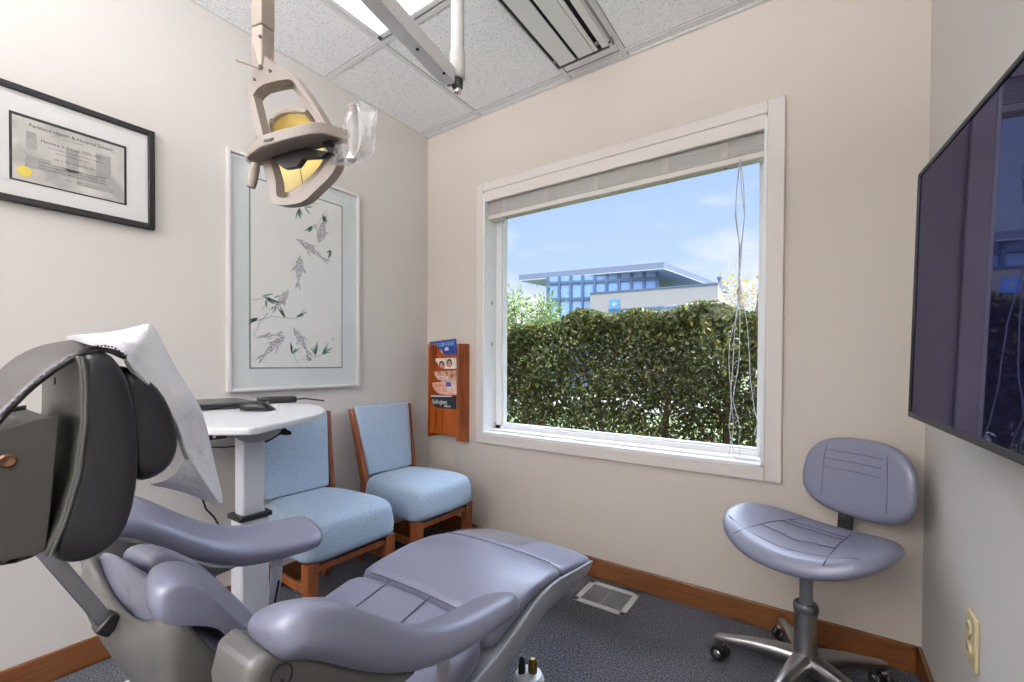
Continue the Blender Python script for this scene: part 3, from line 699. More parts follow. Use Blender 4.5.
# backrest: curved rounded pad
bf = Vector((-math.sin(math.radians(34)),-math.cos(math.radians(34)),0)); bs = Vector((-bf.y,bf.x,0)); bs = bs if bs.x > 0 else -bs
bc = Vector((2.134,-.125,.655)); bu = (Z*math.cos(.12)-bf*math.sin(.12)); bn = (bf*math.cos(.12)+Z*math.sin(.12))
def back_pt(x,y,o_):   # y up, curved round the sitter
    return bc+bs*x+bu*y+bn*(o_+.9*x*x-.02)
rings = []
for r,o_ in ((.05,-.022),(.7,-.022),(.92,-.016),(1,0),(.975,.014),(.92,.022),(.8,.027),(.5,.028),(.05,.028)):
    ring = []
    for j in range(40):
        a = 2*PI*j/40; ca,sa = math.cos(a),math.sin(a); p = 2.7
        x = .174*r*math.copysign(abs(ca)**(2/p),ca); y = .134*r*math.copysign(abs(sa)**(2/p),sa)
        x *= 1+.10*(-y/.118)*.5
        ring.append(back_pt(x,y,o_))
    rings.append(ring)
link('backrest', MB().loft(rings), 'vinyl', st, smooth=True, sub=1)
b = MB()
for crv in ([(-.095,.112),(-.10,.05),(-.10,-.02),(-.098,-.10)],[(.085,.112),(.092,.05),(.098,-.02),(.10,-.10)],[(-.10,.078),(0,.08),(.09,.078)],[(-.10,.048),(0,.05),(.093,.048)],[(-.10,.018),(0,.02),(.095,.018)]):
    pts = []
    for i in range(len(crv)-1):
        for k in range(5):
            t_ = k/5; x = crv[i][0]*(1-t_)+crv[i+1][0]*t_; y = crv[i][1]*(1-t_)+crv[i+1][1]*t_; rr = max(abs(x)/.168,abs(y)/.118)
            pts.append(back_pt(x,y,.0285-(max(0,rr-.72)*.06 if rr > .72 else 0)))
    b.tube(pts,.0014,6)
link('back_seam', b, 'seam', st, smooth=True)
# ================================================================== operating light on its ceiling arm
dl = thing('dental_light', 'beige operating light head hanging over the treatment chair in front of the painting', 'dental light', SD(263,0,.87))
pxy = SD(263,30,.895); pxy = Vector((pxy.x,pxy.y,0))
def sq(z, h, rot=0): return [pxy+Vector((h*math.cos(a),h*math.sin(a),z)) for a in [rot+PI/2*j for j in range(4)]]
ro = math.atan2(CAM.y-pxy.y, CAM.x-pxy.x)-.12
link('post', MB().loft([sq(1.708,.0215,ro),sq(1.915,.0225,ro)]), 'lampbeige', dl, bevel=.002)
link('post_socket', MB().loft([sq(1.625,.0205,ro),sq(1.706,.0215,ro)]), 'lampbeige', dl, bevel=.003)
link('swivel_joint', MB().lathe([(.030,1.900),(.033,1.905),(.033,1.955),(.028,1.962)],pxy,Z,22), 'lampbeige', dl, smooth=True)
outer = [(255,43),(262,46),(266,57),(276,65),(289,71),(302,86),(315,105),(328,128),(335,148),(337,163),(330,176),(316,190),(305,200),(294,204),(280,205),(271,202),(269,193),(266,178),(259,150),(252,119),(247,94),(249,82),(253,69),(251,58),(250,50)]
inner = [(268,83),(270,82.5),(276,81),(283,79.8),(291,80),(299,90),(309,104),(320,122),(327,140),(327,160),(320,172),(309,183),(301,190),(293,195),(284,198),(277,196),(276,190),(275,178),(267,150),(260,122),(254,98),(253,95),(257,89),(261,86),(264,84)]
def smooth_loop(l,k=3):
    n_ = len(l); out = []
    for i in range(n_):
        a,b_,c_,d_ = l[i-1],l[i],l[(i+1)%n_],l[(i+2)%n_]
        for j in range(k):
            t = j/k; f_ = lambda q: .5*((2*b_[q])+(-a[q]+c_[q])*t+(2*a[q]-5*b_[q]+4*c_[q]-d_[q])*t*t+(-a[q]+3*b_[q]-3*c_[q]+d_[q])*t**3)
            out.append((f_(0),f_(1)))
    return out
outer = smooth_loop(outer); inner = smooth_loop(inner)
def dep(u,v): return .868-.00022*(v-120)
off = RT*.009+FW*.015
def ringmesh(o_,i_,off,d0=0):
    n_ = len(o_); A = [SD(u,v,dep(u,v)+d0) for u,v in o_]; B = [SD(u,v,dep(u,v)+d0) for u,v in i_]
    vs = A+B+[p+off for p in A]+[p+off for p in B]; fs = []
    for j in range(n_):
        k = (j+1)%n_; fs += [(j,k,n_+k,n_+j),(2*n_+j,3*n_+j,3*n_+k,2*n_+k),(j,2*n_+j,2*n_+k,k),(n_+j,n_+k,3*n_+k,3*n_+j)]
    return MB().add(vs,fs)
link('yoke', ringmesh(outer,inner,off), 'lampgrey', dl, bevel=.0015)
ctr = (289,142)
def shrink(l,k,c=ctr): return [(c[0]+(u-c[0])*k,c[1]+(v-c[1])*k) for u,v in l]
link('yoke_liner', ringmesh(shrink(inner,1.0),shrink(inner,.90),RT*.004+FW*.012,.022), 'lampbeige', dl, bevel=.001)
for u,v,r in ((261,68,.0055),(270.5,71.5,.0032),(255,80,.0028),(260.5,37,.003)):
    link('pivot_screw', MB().lathe([(r,0),(r,.003),(r*.5,.0035)],SD(u,v,dep(u,v)+(.001 if v > 40 else -.012)),-FW,14), 'dark', dl, smooth=True)
link('lock_lever', MB().tube([SD(236,60,.855),SD(259,67.5,.862)],[.0022,.0028],8), 'lampbeige', dl, smooth=True)
# dichroic reflector: a dished sheet with its own rim
top = [(272,121),(278,115),(287,111.5),(297,110.5),(306,112)]
bot = [(279,199),(291,197),(304,189),(317,178),(327,164)]
rows = 9; g = []
for i in range(rows):
    t_ = i/(rows-1); r_ = []
    for j in range(5):
        s_ = j/4; u = top[j][0]*(1-t_)+bot[j][0]*t_ + 5*math.sin(PI*t_)*(s_-.35)*2; v = top[j][1]*(1-t_)+bot[j][1]*t_
        dd = .905+.035*math.sin(PI*t_)+.012*math.sin(PI*s_)
        r_.append(SD(u,v,dd))
    g.append(r_)
rb = MB().loft(g, cap=False, closed=False)
rf = link('reflector', rb, 'reflector', dl, smooth=True, sub=1, solid=.003)
edge = g[0]+[g[i][-1] for i in range(1,rows)]+g[-1][-2::-1]+[g[i][0] for i in range(rows-2,0,-1)]
link('reflector_rim', MB().tube(edge+[edge[0]], .0055, 8), 'lampbeige', rf, smooth=True)
link('reflector_seam', MB().tube([g[i][2]-FW*.003 for i in range(rows)], .0008, 5), 'brass', rf)
# front cross band carrying the bulb housing and the handles
st_ = [(246,155,.842,7),(250,149,.825,10),(260,141.5,.812,11),(276,136.5,.805,11.5),(293,131.8,.803,11.5),(310,128,.806,11.5),(322,127.2,.815,11),(336,131.4,.832,10.5),(349,135.3,.848,10)]
rings = []
for k,(u,v,d,hp) in enumerate(st_):
    c = SD(u,v,d); h_ = hp*.5*d/F*1.05; dp_ = .030 if 0 < k < 7 else .020
    if k in (0,7): dp_ = .018
    if k == 8: dp_ = .010
    rings.append([c+Z*h_,c-Z*h_,c-Z*h_*1.0+FW*dp_*2+Z*.004,c+Z*h_+FW*dp_*2])
link('cross_band', MB().loft(rings), 'lampgrey', dl, bevel=.002)
dk = [(270.5,158),(287,152.5),(303.5,147.3),(328,151.7),(321,157),(303,158),(299.5,163),(297,166),(289,167.6),(283,168)]
link('bulb_shade', MB().prism([SD(u,v,.846) for u,v in dk], FW*.018+Z*.004), 'dark', dl)
link('bulb_shade_liner', MB().prism([SD(u,v,.8635) for u,v in ((303.5,148.5),(327,152.5),(320,157.5),(303,159))], FW*.002), 'brass', dl)
link('side_bracket', MB().prism([SD(u,v,.845) for u,v in ((318,138),(330,139),(337,150),(334,154),(328,152))], FW*.014), 'dark', dl, bevel=.002)
b = MB(); rnd = random.Random(5)
for i in range(11):      # worn maker's mark, too small to read
    u = 264.5+i*1.62; v = 140.6-i*.36
    c = SD(u,v,.8035+.0005*i); b.box((-.0010-.0004*rnd.random(),-.0006,-.0016-.0006*rnd.random()),(.0012,.0006,.0018),0,Matrix.Translation(c)@Matrix.Rotation(TH-.0,4,'Z')@Matrix.Rotation(-.21,4,'Y'))
link('worn_lettering', b, 'dark', dl)
hl = link('handle', MB().tube([SD(248,160,.845),SD(252,164,.848),SD(255.5,168,.85)],.004,8).lathe([(.001,0),(.0075,.001),(.0088,.012),(.0088,.040),(.0075,.048),(.001,.049)],SD(250.8,188,.85),(SD(256,163,.85)-SD(250.8,188,.85)),14), 'lampgrey', dl, smooth=True)
link('handle', MB().tube([SD(352,106,.848),SD(353,118,.848),SD(353.5,134,.848),SD(352.5,148,.848),SD(351,161,.848)],[.0085,.0090,.0098,.0095,.0085],14), 'lampgrey', dl, smooth=True)
link('handle_rod', MB().tube([SD(231,155,.86),SD(246,158.5,.85)],.0010,6), 'steel', dl)
# clear sleeve over the right handle
bg = thing('plastic_sleeve', 'clear crinkled plastic bag wrapped over the light handle', 'plastic bag', SD(356,135,.848))
rings = []; rnd = random.Random(11)
for v,uc,hw,dp_ in ((102,357,4,.004),(105,360,11,.012),(111,362,17,.020),(124,359,18,.024),(138,357,20,.026),(150,354,22,.026),(158,350,19,.022),(163,345,13,.014),(165,342,6,.005)):
    ring = []
    for j in range(14):
        a = 2*PI*j/14; k_ = 1+rnd.uniform(-.16,.13)
        ring.append(SD(uc+hw*math.cos(a)*k_, v+rnd.uniform(-1.6,1.6), .848+dp_*math.sin(a)*k_))
    rings.append(ring)
link('sheet', MB().loft(rings), 'bag', bg)
creases = [[(347,107),(357,102),(378,111),(376,124),(375,141),(375,150),(367,158),(351,163),(332,163)],[(357,104),(361,118),(368,129)],[(378,111),(368,129)],[(358,122),(349,137),(332,162)],[(362,146),(354,158)],[(332,163),(345,146)]]
b = MB()
for c_ in creases: b.tube([SD(u,v,.826+.004*(k_%2)) for k_,(u,v) in enumerate(c_)],.0009,5)
link('folded_edge', b, 'bag', bg)

# ceiling column and horizontal arm
ac = thing('ceiling_mount', 'white ceiling column with grey horizontal arm carrying the operating light', 'lamp arm', (1.06,-.90,H))
J = SZ(457.5,80,1.93)
link('column', MB().lathe([(.021,2.02),(.021,H-.004)],Vector((J.x,J.y,0)),Z,24), 'column', ac, smooth=True)
link('column_flange', MB().lathe([(.055,H-.014),(.06,H-.006),(.06,H-.001)],Vector((J.x,J.y,0)),Z,24), 'column', ac, smooth=True)
link('column_sleeve', MB().lathe([(.022,1.930),(.0245,1.936),(.0245,2.015),(.0215,2.022)],Vector((J.x,J.y,0)),Z,24), 'column', ac, smooth=True)
a0 = SZ(449,77,1.925); a1 = pxy+Z*1.925
mid = SZ(376,-3,1.925); dirv = (mid-a0).normalized(); a1 = a0+dirv*.70
link('arm_beam', MB().bar(a0,a1,.044,.050), 'beam', ac, bevel=.003)
link('arm_end_plate', MB().bar(a0-dirv*.018,a0+dirv*.004,.030,.036), 'lampgrey', ac, bevel=.002)
for u,v in ((417.5,49),(444,73)):
    p = SZ(u,v,1.90)
    link('beam_screw', MB().lathe([(.0045,0),(.0045,.003)],p+Z*.0005,(0,0,-1),12), 'dark', ac)
link('knuckle', MB().lathe([(.014,1.900),(.017,1.905),(.017,1.930)],Vector((J.x,J.y,0)),Z,18), 'black', ac, smooth=True)
link('knuckle_cap', MB().lathe([(.002,1.888),(.011,1.889),(.0125,1.894),(.0125,1.900)],Vector((J.x,J.y,0)),Z,18), 'chrome', ac, smooth=True)
link('knuckle_ring', MB().tube([a0-dirv*.02-Z*.012,Vector((J.x,J.y,1.915))],.010,10), 'chrome', ac, smooth=True)
link('arm_knuckle', MB().bar(a1-dirv*.02,pxy+Z*1.93,.03,.04), 'tablebrk', ac, bevel=.003)
# ================================================================== treatment chair
XC = 1.24
ch = thing('dental_chair', 'grey-blue vinyl dental treatment chair with drop armrests in the foreground', 'dental chair', (XC,-1.3,0))
def mir(p): return Vector((2*XC-p.x,p.y,p.z))
def mirror(mb):
    n = MB(); n.v = [tuple(mir(Vector(v))) for v in mb.v]; n.f = list(mb.f); n.mi = list(mb.mi); return n
def interp(tab, y):
    if y <= tab[0][0]: return tab[0][1:]
    for a,c in zip(tab,tab[1:]):
        if y <= c[0]:
            t = (y-a[0])/(c[0]-a[0]); t = t
            return [p*(1-t)+q*t for p,q in zip(a[1:],c[1:])]
    return tab[-1][1:]
# top height, half width, thickness along the length
prof = [(-1.70,.452,.205,.10),(-1.60,.458,.215,.10),(-1.45,.462,.220,.10),(-1.36,.470,.222,.10),(-1.28,.487,.224,.095),(-1.22,.494,.224,.085),(-1.15,.500,.224,.070),(-1.07,.503,.223,.052),(-.99,.498,.221,.044),(-.90,.482,.219,.040),(-.82,.465,.216,.038),(-.745,.446,.212,.034),(-.70,.434,.205,.030)]
def cushion(ys, insets):
    rings = []
    for y,ins in zip(ys,insets):
        zt,hw,th = interp(prof,y); hw -= ins; c = Vector((XC,y,zt-th/2)); h = th/2-ins*.5
        ring = []
        for j in range(36):
            a = 2*PI*j/36; ca,sa = math.cos(a),math.sin(a); p = 4.2
            x = hw*math.copysign(abs(ca)**(2/p),ca); z = h*math.copysign(abs(sa)**(2/p),sa)
            if sa > 0: z += .010*(1-(x/hw)**2) - .004
            ring.append(c+Vector((x,0,z)))
        rings.append(ring)
    return MB().loft(rings)
def yr(a,b,n): return [a+(b-a)*i/(n-1) for i in range(n)]
ys = yr(-1.655,-1.252,14); link('seat_cushion', cushion(ys,[.02,.006]+[0]*10+[.001,.005]), 'vinyl', ch, smooth=True, sub=1)
ys = yr(-1.2515,-.915,14); lc = link('legrest_cushion', cushion(ys,[.008,.0]+[-.002]*10+[-.001,.0]), 'vinyl', ch, smooth=True, sub=1)
ys = [-.932]+yr(-.92,-.735,9)+[-.715,-.700,-.690,-.684]; link('foot_cushion', cushion(ys,[.0]+[-.0012]*9+[.004,.012,.024,.05]), 'vinyl', ch, smooth=True, sub=1)
def topz(x,y,e=.0012):
    zt,hw,th = interp(prof,y); return zt+.010*(1-(x/hw)**2)-.004+e
b = MB()
for x0_,x1_ in ((-.075,-.075),(.06,.06)):
    b.tube([Vector((XC+x0_,y,topz(x0_,y))) for y in yr(-1.62,-1.262,16)],.0016,6)
link('stitched_seam', b, 'seam', ch, smooth=True)
link('cross_seam', MB().tube([Vector((XC+x,-1.2515,topz(x,-1.2515,-.003))) for x in yr(-.18,.185,20)],.002,6).tube([Vector((XC+x,-.933,topz(x,-.933,.0012))) for x in yr(-.19,.19,20)],.0012,6), 'seam', ch, smooth=True)
# clear protector over the foot end
rows_ = []
for y in yr(-.905,-.735,10): rows_.append([Vector((XC+x,y,topz(x,y,.0035+.0018*math.sin(x*60+y*90)*math.cos(x*31-y*47)))) for x in yr(-.19,.06,14)])
link('foot_cover_film', MB().loft(rows_,cap=False,closed=False), 'film', ch, smooth=True)

# legrest and seat shell beneath the cushions
rim = [(-1.62,.350,.215,.10),(-1.31,.392,.226,.125),(-1.256,.402,.228,.130),(-1.207,.414,.229,.135),(-1.15,.430,.229,.128),(-1.10,.446,.228,.122),(-1.045,.456,.227,.118),(-1.0,.460,.226,.112),(-.95,.457,.225,.104),(-.85,.441,.222,.085),(-.745,.424,.216,.066),(-.71,.412,.208,.050),(-.695,.405,.18,.030)]
rings = []; lip = []
for y,z,hw,th in rim:
    c = Vector((XC,y,z))
    rings.append([c+Vector(p) for p in ((-hw,0,0),(-hw-.002,0,-.010),(-hw*.97,0,-th*.55),(-hw*.80,0,-th),(hw*.80,0,-th),(hw*.97,0,-th*.55),(hw+.002,0,-.010),(hw,0,0))])
link('legrest_shell', MB().loft(rings), 'shell_light', ch, smooth=True, bevel=.004)
for s_ in (-1,1):
    link('shell_trim', MB().tube([Vector((XC+s_*(hw+.001),y,z+.001)) for y,z,hw,th in rim[1:]],.0045,8), 'shell_light', ch, smooth=True)
# pedestal and base plate
rings = [sring((XC,-1.34,z),X,Y,hx,hy,24,5) for z,hx,hy in ((.03,.17,.26),(.08,.165,.25),(.14,.145,.20),(.30,.15,.21),(.36,.17,.24))]
link('pedestal', MB().loft(rings), 'shell', ch, smooth=True)
rings = [sring((XC,-1.36,z),X,Y,hx,hy,28,5) for z,hx,hy in ((.0,.26,.40),(.022,.26,.40),(.032,.245,.385))]
link('base_plate', MB().loft(rings), 'shell', ch, smooth=True)

# ---- backrest
n_ = Vector((0,.75,.66)).normalized()
bp = [(-1.585,.485,.150,.060),(-1.625,.540,.150,.060),(-1.67,.600,.152,.058),(-1.715,.655,.168,.055),(-1.745,.693,.186,.056),(-1.764,.714,.184,.054),(-1.774,.725,.182,.048),(-1.780,.731,.172,.030)]
rings = []
bk = [(-1.630,.44),(-1.676,.50),(-1.716,.56),(-1.752,.615),(-1.772,.652),(-1.780,.672),(-1.781,.686),(-1.780,.700)]
for (y,z,hw,th),(yb_,zb_) in zip(bp,bk):
    f__ = Vector((XC,y+.008,z)); b__ = Vector((XC,yb_,zb_)); c = (f__+b__)/2; n_ = (f__-b__).normalized(); th = (f__-b__).length
    ring = []
    for j in range(32):
        a = 2*PI*j/32; ca,sa = math.cos(a),math.sin(a); p = 4
        x = hw*math.copysign(abs(ca)**(2/p),ca); q_ = th/2*math.copysign(abs(sa)**(2/p),sa)
        ring.append(c+X*x+n_*(q_+(.006*(1-(x/hw)**2) if sa > 0 else 0)))
    rings.append(ring)
br = link('backrest', MB().loft(rings), 'vinyl', ch, smooth=True, sub=1)
seam = [Vector((XC+x,-1.7665,.7235-.004*abs(x)/.15)) for x in yr(-.14,.14,12)]
link('back_seam', MB().tube(seam,.0016,6).tube([Vector((XC+x,y+.0,z+.006)) for x,y,z in ((-.11,-1.755,.718),(-.10,-1.73,.70),(-.085,-1.70,.664),(-.08,-1.66,.612))],.0014,6).tube([Vector((XC+x,y,z+.006)) for x,y,z in ((.11,-1.755,.718),(.10,-1.73,.70),(.085,-1.70,.664),(.08,-1.66,.612))],.0014,6), 'seam', br, smooth=True)
# side bolsters
wtop = [(148,603),(149.5,590),(156,578),(174,571),(193,572),(212,580.6),(224,589),(236,598),(250,611),(263,624.5),(268,640)]
wseam = [(148,606),(149,594),(154,583),(170,574.5),(186,577.5),(200,586.5),(213,597),(226,610),(242,622),(258,634),(265,648)]
wbot = [(262,664),(248,654),(236,645),(226,636),(216,626),(207,621),(190,619.5),(174,619.5),(160,618.5),(150,617)]
def wing_ring(x, tops, k=1.0, xo=1.40, dy=0):
    P = [SX(u,v,xo) for u,v in tops+wbot]; c = sum(P,Vector())/len(P)
    return [Vector((x,c.y+(p.y-c.y)*k+dy,c.z+(p.z-c.z)*k)) for p in P]
wr = [wing_ring(1.425,wseam,.86),wing_ring(1.422,wseam,.95),wing_ring(1.412,wseam,1.0),wing_ring(1.398,wtop,1.0),wing_ring(1.375,wtop,1.0,dy=.003),wing_ring(1.345,wtop,.95,dy=.008),wing_ring(1.325,wtop,.8,dy=.012)]
wm = MB().loft(wr)
w1 = link('side_bolster', wm, 'vinyl', ch, smooth=True, sub=1)
sm = MB().tube([p+Vector((.0022,0,.0)) for p in wr[2][1:len(wseam)]],.0011,6)

XC_ = XC; XC = 1.265
for i_,q_ in enumerate(wm.v): wm.v[i_] = (q_[0],q_[1]+.045,q_[2]-.045)
w2_ = link('side_bolster', mirror(wm), 'vinyl', ch, smooth=True, sub=1); XC = XC_
# back shell
rear = [SX(u,v,1.07) for u,v in ((88,572),(80,588),(78,602),(79,616),(92,633),(111,658),(131,682),(160,720))]
rear = [(p.y,p.z) for p in rear]
front = [(-1.60,.36),(-1.56,.42),(-1.60,.47),(-1.66,.545),(-1.71,.605),(-1.75,.648),(-1.772,.672)]
def shell_ring(x,k,rise):
    pts = rear+front; cy = sum(p[0] for p in pts)/len(pts); cz = sum(p[1] for p in pts)/len(pts); out = []
    for y,z in pts:
        zz = z + rise*max(0,(z-.56)/.13); out.append(Vector((x,cy+(y-cy)*k,cz+(zz-cz)*k)))
    return out
rg_ = []
for x,k in ((1.052,.72),(1.056,.90),(1.07,1.0),(1.11,1.0),(1.17,1.0),(1.24,1.0),(1.31,1.0),(1.37,1.0),(1.41,1.0),(1.424,.90),(1.428,.72)):
    rg_.append(shell_ring(x,k,.078*(abs(x-XC)/.19)**2.2 if x > XC else .052*(abs(x-XC)/.19)**2.2))
sh = link('back_shell', MB().loft(rg_), 'shell', ch, smooth=True, sub=1)
# headrest glide bar and its slot
p0 = SX(46,552,XC); p1 = SX(107,623,XC)
link('slot_plate', MB().bar(p1+(p0-p1).normalized()*.007+Vector((0,-.003,0)),p1-(p0-p1).normalized()*.008+Vector((0,.004,-.0)),.026,.024,(1,0,0)), 'black', ch, bevel=.003)
link('glide_bar', MB().bar(p0+(p0-p1)*.2,p1-(p0-p1).normalized()*.006,.017,.014,(1,0,0)), 'steel', ch, bevel=.002)

# ---- armrests: a swept pad, higher at the rear, tilted in towards the sitter
ctrl = [(262,643,.55),(268,638,.80),(278,631,1),(293,628,1.05),(308,628,1.05),(325,631.5,1),(345,638.5,1),(376,647,1),(400,650,1),(430,643,.92),(455,630.5,.85),(474,619.5,.8),(491,608.5,.78),(498,604,.72),(502,601,.5),(503.5,600,.22)]
rings = []; cen = []
for u,v,k in ctrl: cen.append(SX(u,v,1.545))
for i,(u,v,k) in enumerate(ctrl):
    d = (cen[min(i+1,len(cen)-1)]-cen[max(i-1,0)]).normalized()
    ex_ = (X*math.cos(.40)+Z*math.sin(.40)); ex_ = (ex_-d*ex_.dot(d)).normalized(); ey_ = d.cross(ex_)
    wd = .058*min(1,k*1.15) if i < 10 else .058*(k/.8 if i > 12 else 1)
    rings.append(sring(cen[i], ex_, ey_, wd, .029*k, 26, 3.1))
am = MB().loft(rings)
a1_ = link('armrest', am, 'vinyl', ch, smooth=True, sub=1); a2_ = link('armrest', mirror(am), 'vinyl', ch, smooth=True, sub=1)
sg = MB().tube([c+(X*-.050*min(1,k*1.1)-Z*.010) for c,(u,v,k) in zip(cen[3:14],ctrl[3:14])],.0013,6)
so = MB().tube([c+(X*.047*min(1,k*1.1)+Z*.026*k) for c,(u,v,k) in zip(cen[3:14],ctrl[3:14])],.0013,6)
link('arm_seam', sg, 'seam', a1_, smooth=True); link('arm_seam', mirror(sg), 'seam', a2_, smooth=True)
# arm carriers
pol = [(263,650),(279,653),(302,652),(322,657),(345,664),(368,669.5),(392,671.5),(416,668.5),(408,676),(392,690),(372,730),(330,790),(250,790),(239,700),(247,665)]
P = [SX(u,v,1.55) for u,v in pol]; c = sum(P,Vector())/len(P)
cr = [[Vector((x,c.y+(p.y-c.y)*k,c.z+(p.z-c.z)*k)) for p in P] for x,k in ((1.475,.9),(1.482,1.0),(1.552,1.0),(1.560,.93))]
cm = MB().loft(cr)
for mm in (cm, mirror(cm)): link('arm_carrier', mm, 'shell', ch, smooth=True, bevel=.004)
kc = SX(281.5,677,1.562)
link('carrier_ring', MB().tube([kc+Vector((.0005,.0115*math.cos(a),.0135*math.sin(a))) for a in [2*PI*j/28 for j in range(29)]],.0011,6).tube([kc+Vector((.0005,.0005,-.003)),kc+Vector((.0005,.0005,-.008))],.0022,8), 'knob_line', ch, smooth=True)
for sx in (1,-1):
    xs_ = XC+sx*.272
    tp = Vector((xs_,-1.435,.572)); bt = Vector((xs_,-1.455,.36))
    link('arm_strut', MB().bar(tp,bt,.008,.026,(0,1,0)), 'shell_light', ch, bevel=.002)
    link('strut_slot', MB().bar(tp+Vector((-sx*.0045,0,-.06)),bt+Vector((-sx*.0045,.0,.05)),.001,.005,(0,1,0)), 'dark', ch)
    link('strut_bolt', MB().lathe([(.008,0),(.008,.004),(.005,.006)],tp+Vector((-sx*.004,0,-.004)),(-sx,0,0),14), 'chrome', ch, smooth=True)

# ---- headrest
XR, XL = 1.345, 1.135
edge_px = [(82,356),(85,372),(86,390),(85.7,421),(79,474),(66,519),(50,556)]
ep = [SX(u,v,XR) for u,v in edge_px]
hp = MB()
rings = []
for x,k in ((XL,0),(XR,0)):
    rings.append([Vector((x,p.y-.004,p.z)) for p in ep]+[Vector((x,p.y+.004,p.z)) for p in reversed(ep)])
hs = link('headrest_plate', MB().loft(rings), 'shell_dark', ch, bevel=.002)
link('plate_edge', MB().tube([Vector((XR+.001,p.y,p.z)) for p in ep],.0016,8), 'shell', hs, smooth=True)
# pad: side outline swept across the width with rounded ends
po = [(84,350),(100,347.5),(114,352),(129.5,374),(137,405),(141,446),(139,491),(129.5,533),(110,553),(91,564),(72,567.5),(57,564)]
pi_ = [(52,553),(66,519),(79,474),(85.5,421),(86,390),(84,365)]
P = [SX(u,v,XR-.005) for u,v in po+pi_]; c = sum(P,Vector())/len(P)
def pad_ring(x,k): return [Vector((x,c.y+(p.y-c.y)*k,c.z+(p.z-c.z)*k)) for p in P]
hd = link('headrest_pad', MB().loft([pad_ring(x,k) for x,k in ((XL+.002,.55),(XL+.006,.85),(XL+.02,1),(1.20,1),(1.27,1),(XR-.022,1),(XR-.006,.97),(XR-.001,.88),(XR,.62))]), 'vinyl_dark', ch, smooth=True, sub=1)
# front pillow
qo = [(118,362),(140,368),(160,385),(172,405),(179,432),(180,446),(176,462),(167,474),(150,483),(138,484),(128,470),(124,430),(120,390)]
P2 = [SX(u,v,1.315) for u,v in qo]; c2_ = sum(P2,Vector())/len(P2)
link('neck_pillow', MB().loft([[Vector((x,c2_.y+(p.y-c2_.y)*k,c2_.z+(p.z-c2_.z)*k)) for p in P2] for x,k in ((1.150,.6),(1.160,.9),(1.18,1),(1.24,1),(1.29,1),(1.312,.97),(1.322,.85),(1.325,.6))]), 'vinyl_dark', hd, smooth=True, sub=1)
# rear pocket of the headrest shell
sd = [(60,415),(34,420),(0,430),(-60,452),(-60,560),(-20,567),(0,566),(16,563.5),(32,558),(46,550),(52,500)]
P3 = [SX(u,v,1.335) for u,v in sd]
pk = MB()
pk.prism(P3,(-.006,0,0)).prism([p+Vector((-.19,0,0)) for p in P3],(-.006,0,0))
for i in range(3,9):
    a,c_ = P3[i],P3[i+1]; pk.add([a,c_,c_+Vector((-.196,0,0)),a+Vector((-.196,0,0)),a+Vector((0,.006,.006)),c_+Vector((0,.006,.006)),c_+Vector((-.196,.006,.006)),a+Vector((-.196,.006,.006))],[(0,1,2,3),(7,6,5,4),(0,4,5,1),(1,5,6,2),(2,6,7,3),(3,7,4,0)])
hb = link('headrest_pocket', pk, 'shell_dark', ch, bevel=.003)
link('pocket_lining', MB().prism([p+Vector((-.008,0,-.006 if i < 4 else .008)) for i,p in enumerate(P3)],(-.18,0,0)), 'black', hb)
link('pocket_screw', MB().lathe([(.0075,0),(.0075,.0015),(.0055,.003),(.003,.002)],SX(7,461,1.335),(1,0,0),18), 'bronze', hb, smooth=True)
for u,v in ((56,381),(68,467)):
    q_ = SX(u,v,XR-.05 if u < 60 else XR-.018); link('plate_hole', MB().box((-.0015,-.0005,-.004),(.0015,.0005,.004),0,Matrix.Translation((q_.x,q_.y-.001,q_.z))), 'black', hs)
# strap arching over the plate into the pocket
ne = [(128,360),(114,350.5),(100,349),(86,351.5),(67,362),(44,377.5),(21,397.5),(0,420),(-25,452)]
fe = [(118,352),(104,345.5),(88,342),(70,343),(44,347),(26,353.5),(10.6,364),(0,374),(-22,396)]
A = [SX(u,v,1.335) for u,v in ne]; B = [SX(u,v,1.16) for u,v in fe]
rows_ = [[a*(1-t)+b_*t+Z*(.004*math.sin(PI*t)) for t in (0,.08,.3,.5,.7,.92,1)] for a,b_ in zip(A,B)]
sp = link('headrest_strap', MB().loft(rows_,cap=False,closed=False), 'strap', ch, smooth=True, sub=1, solid=.009)
b = MB()
for i in range(len(A)-1):
    for k in range(4):
        t = (k+.2)/4; t2 = (k+.75)/4; a = A[i]*(1-t)+A[i+1]*t; c_ = A[i]*(1-t2)+A[i+1]*t2
        b.tube([a+Vector((.003,-.001,.004)),c_+Vector((.003,-.001,.004))],.0011,5)
link('strap_stitching', b, 'seam', sp)

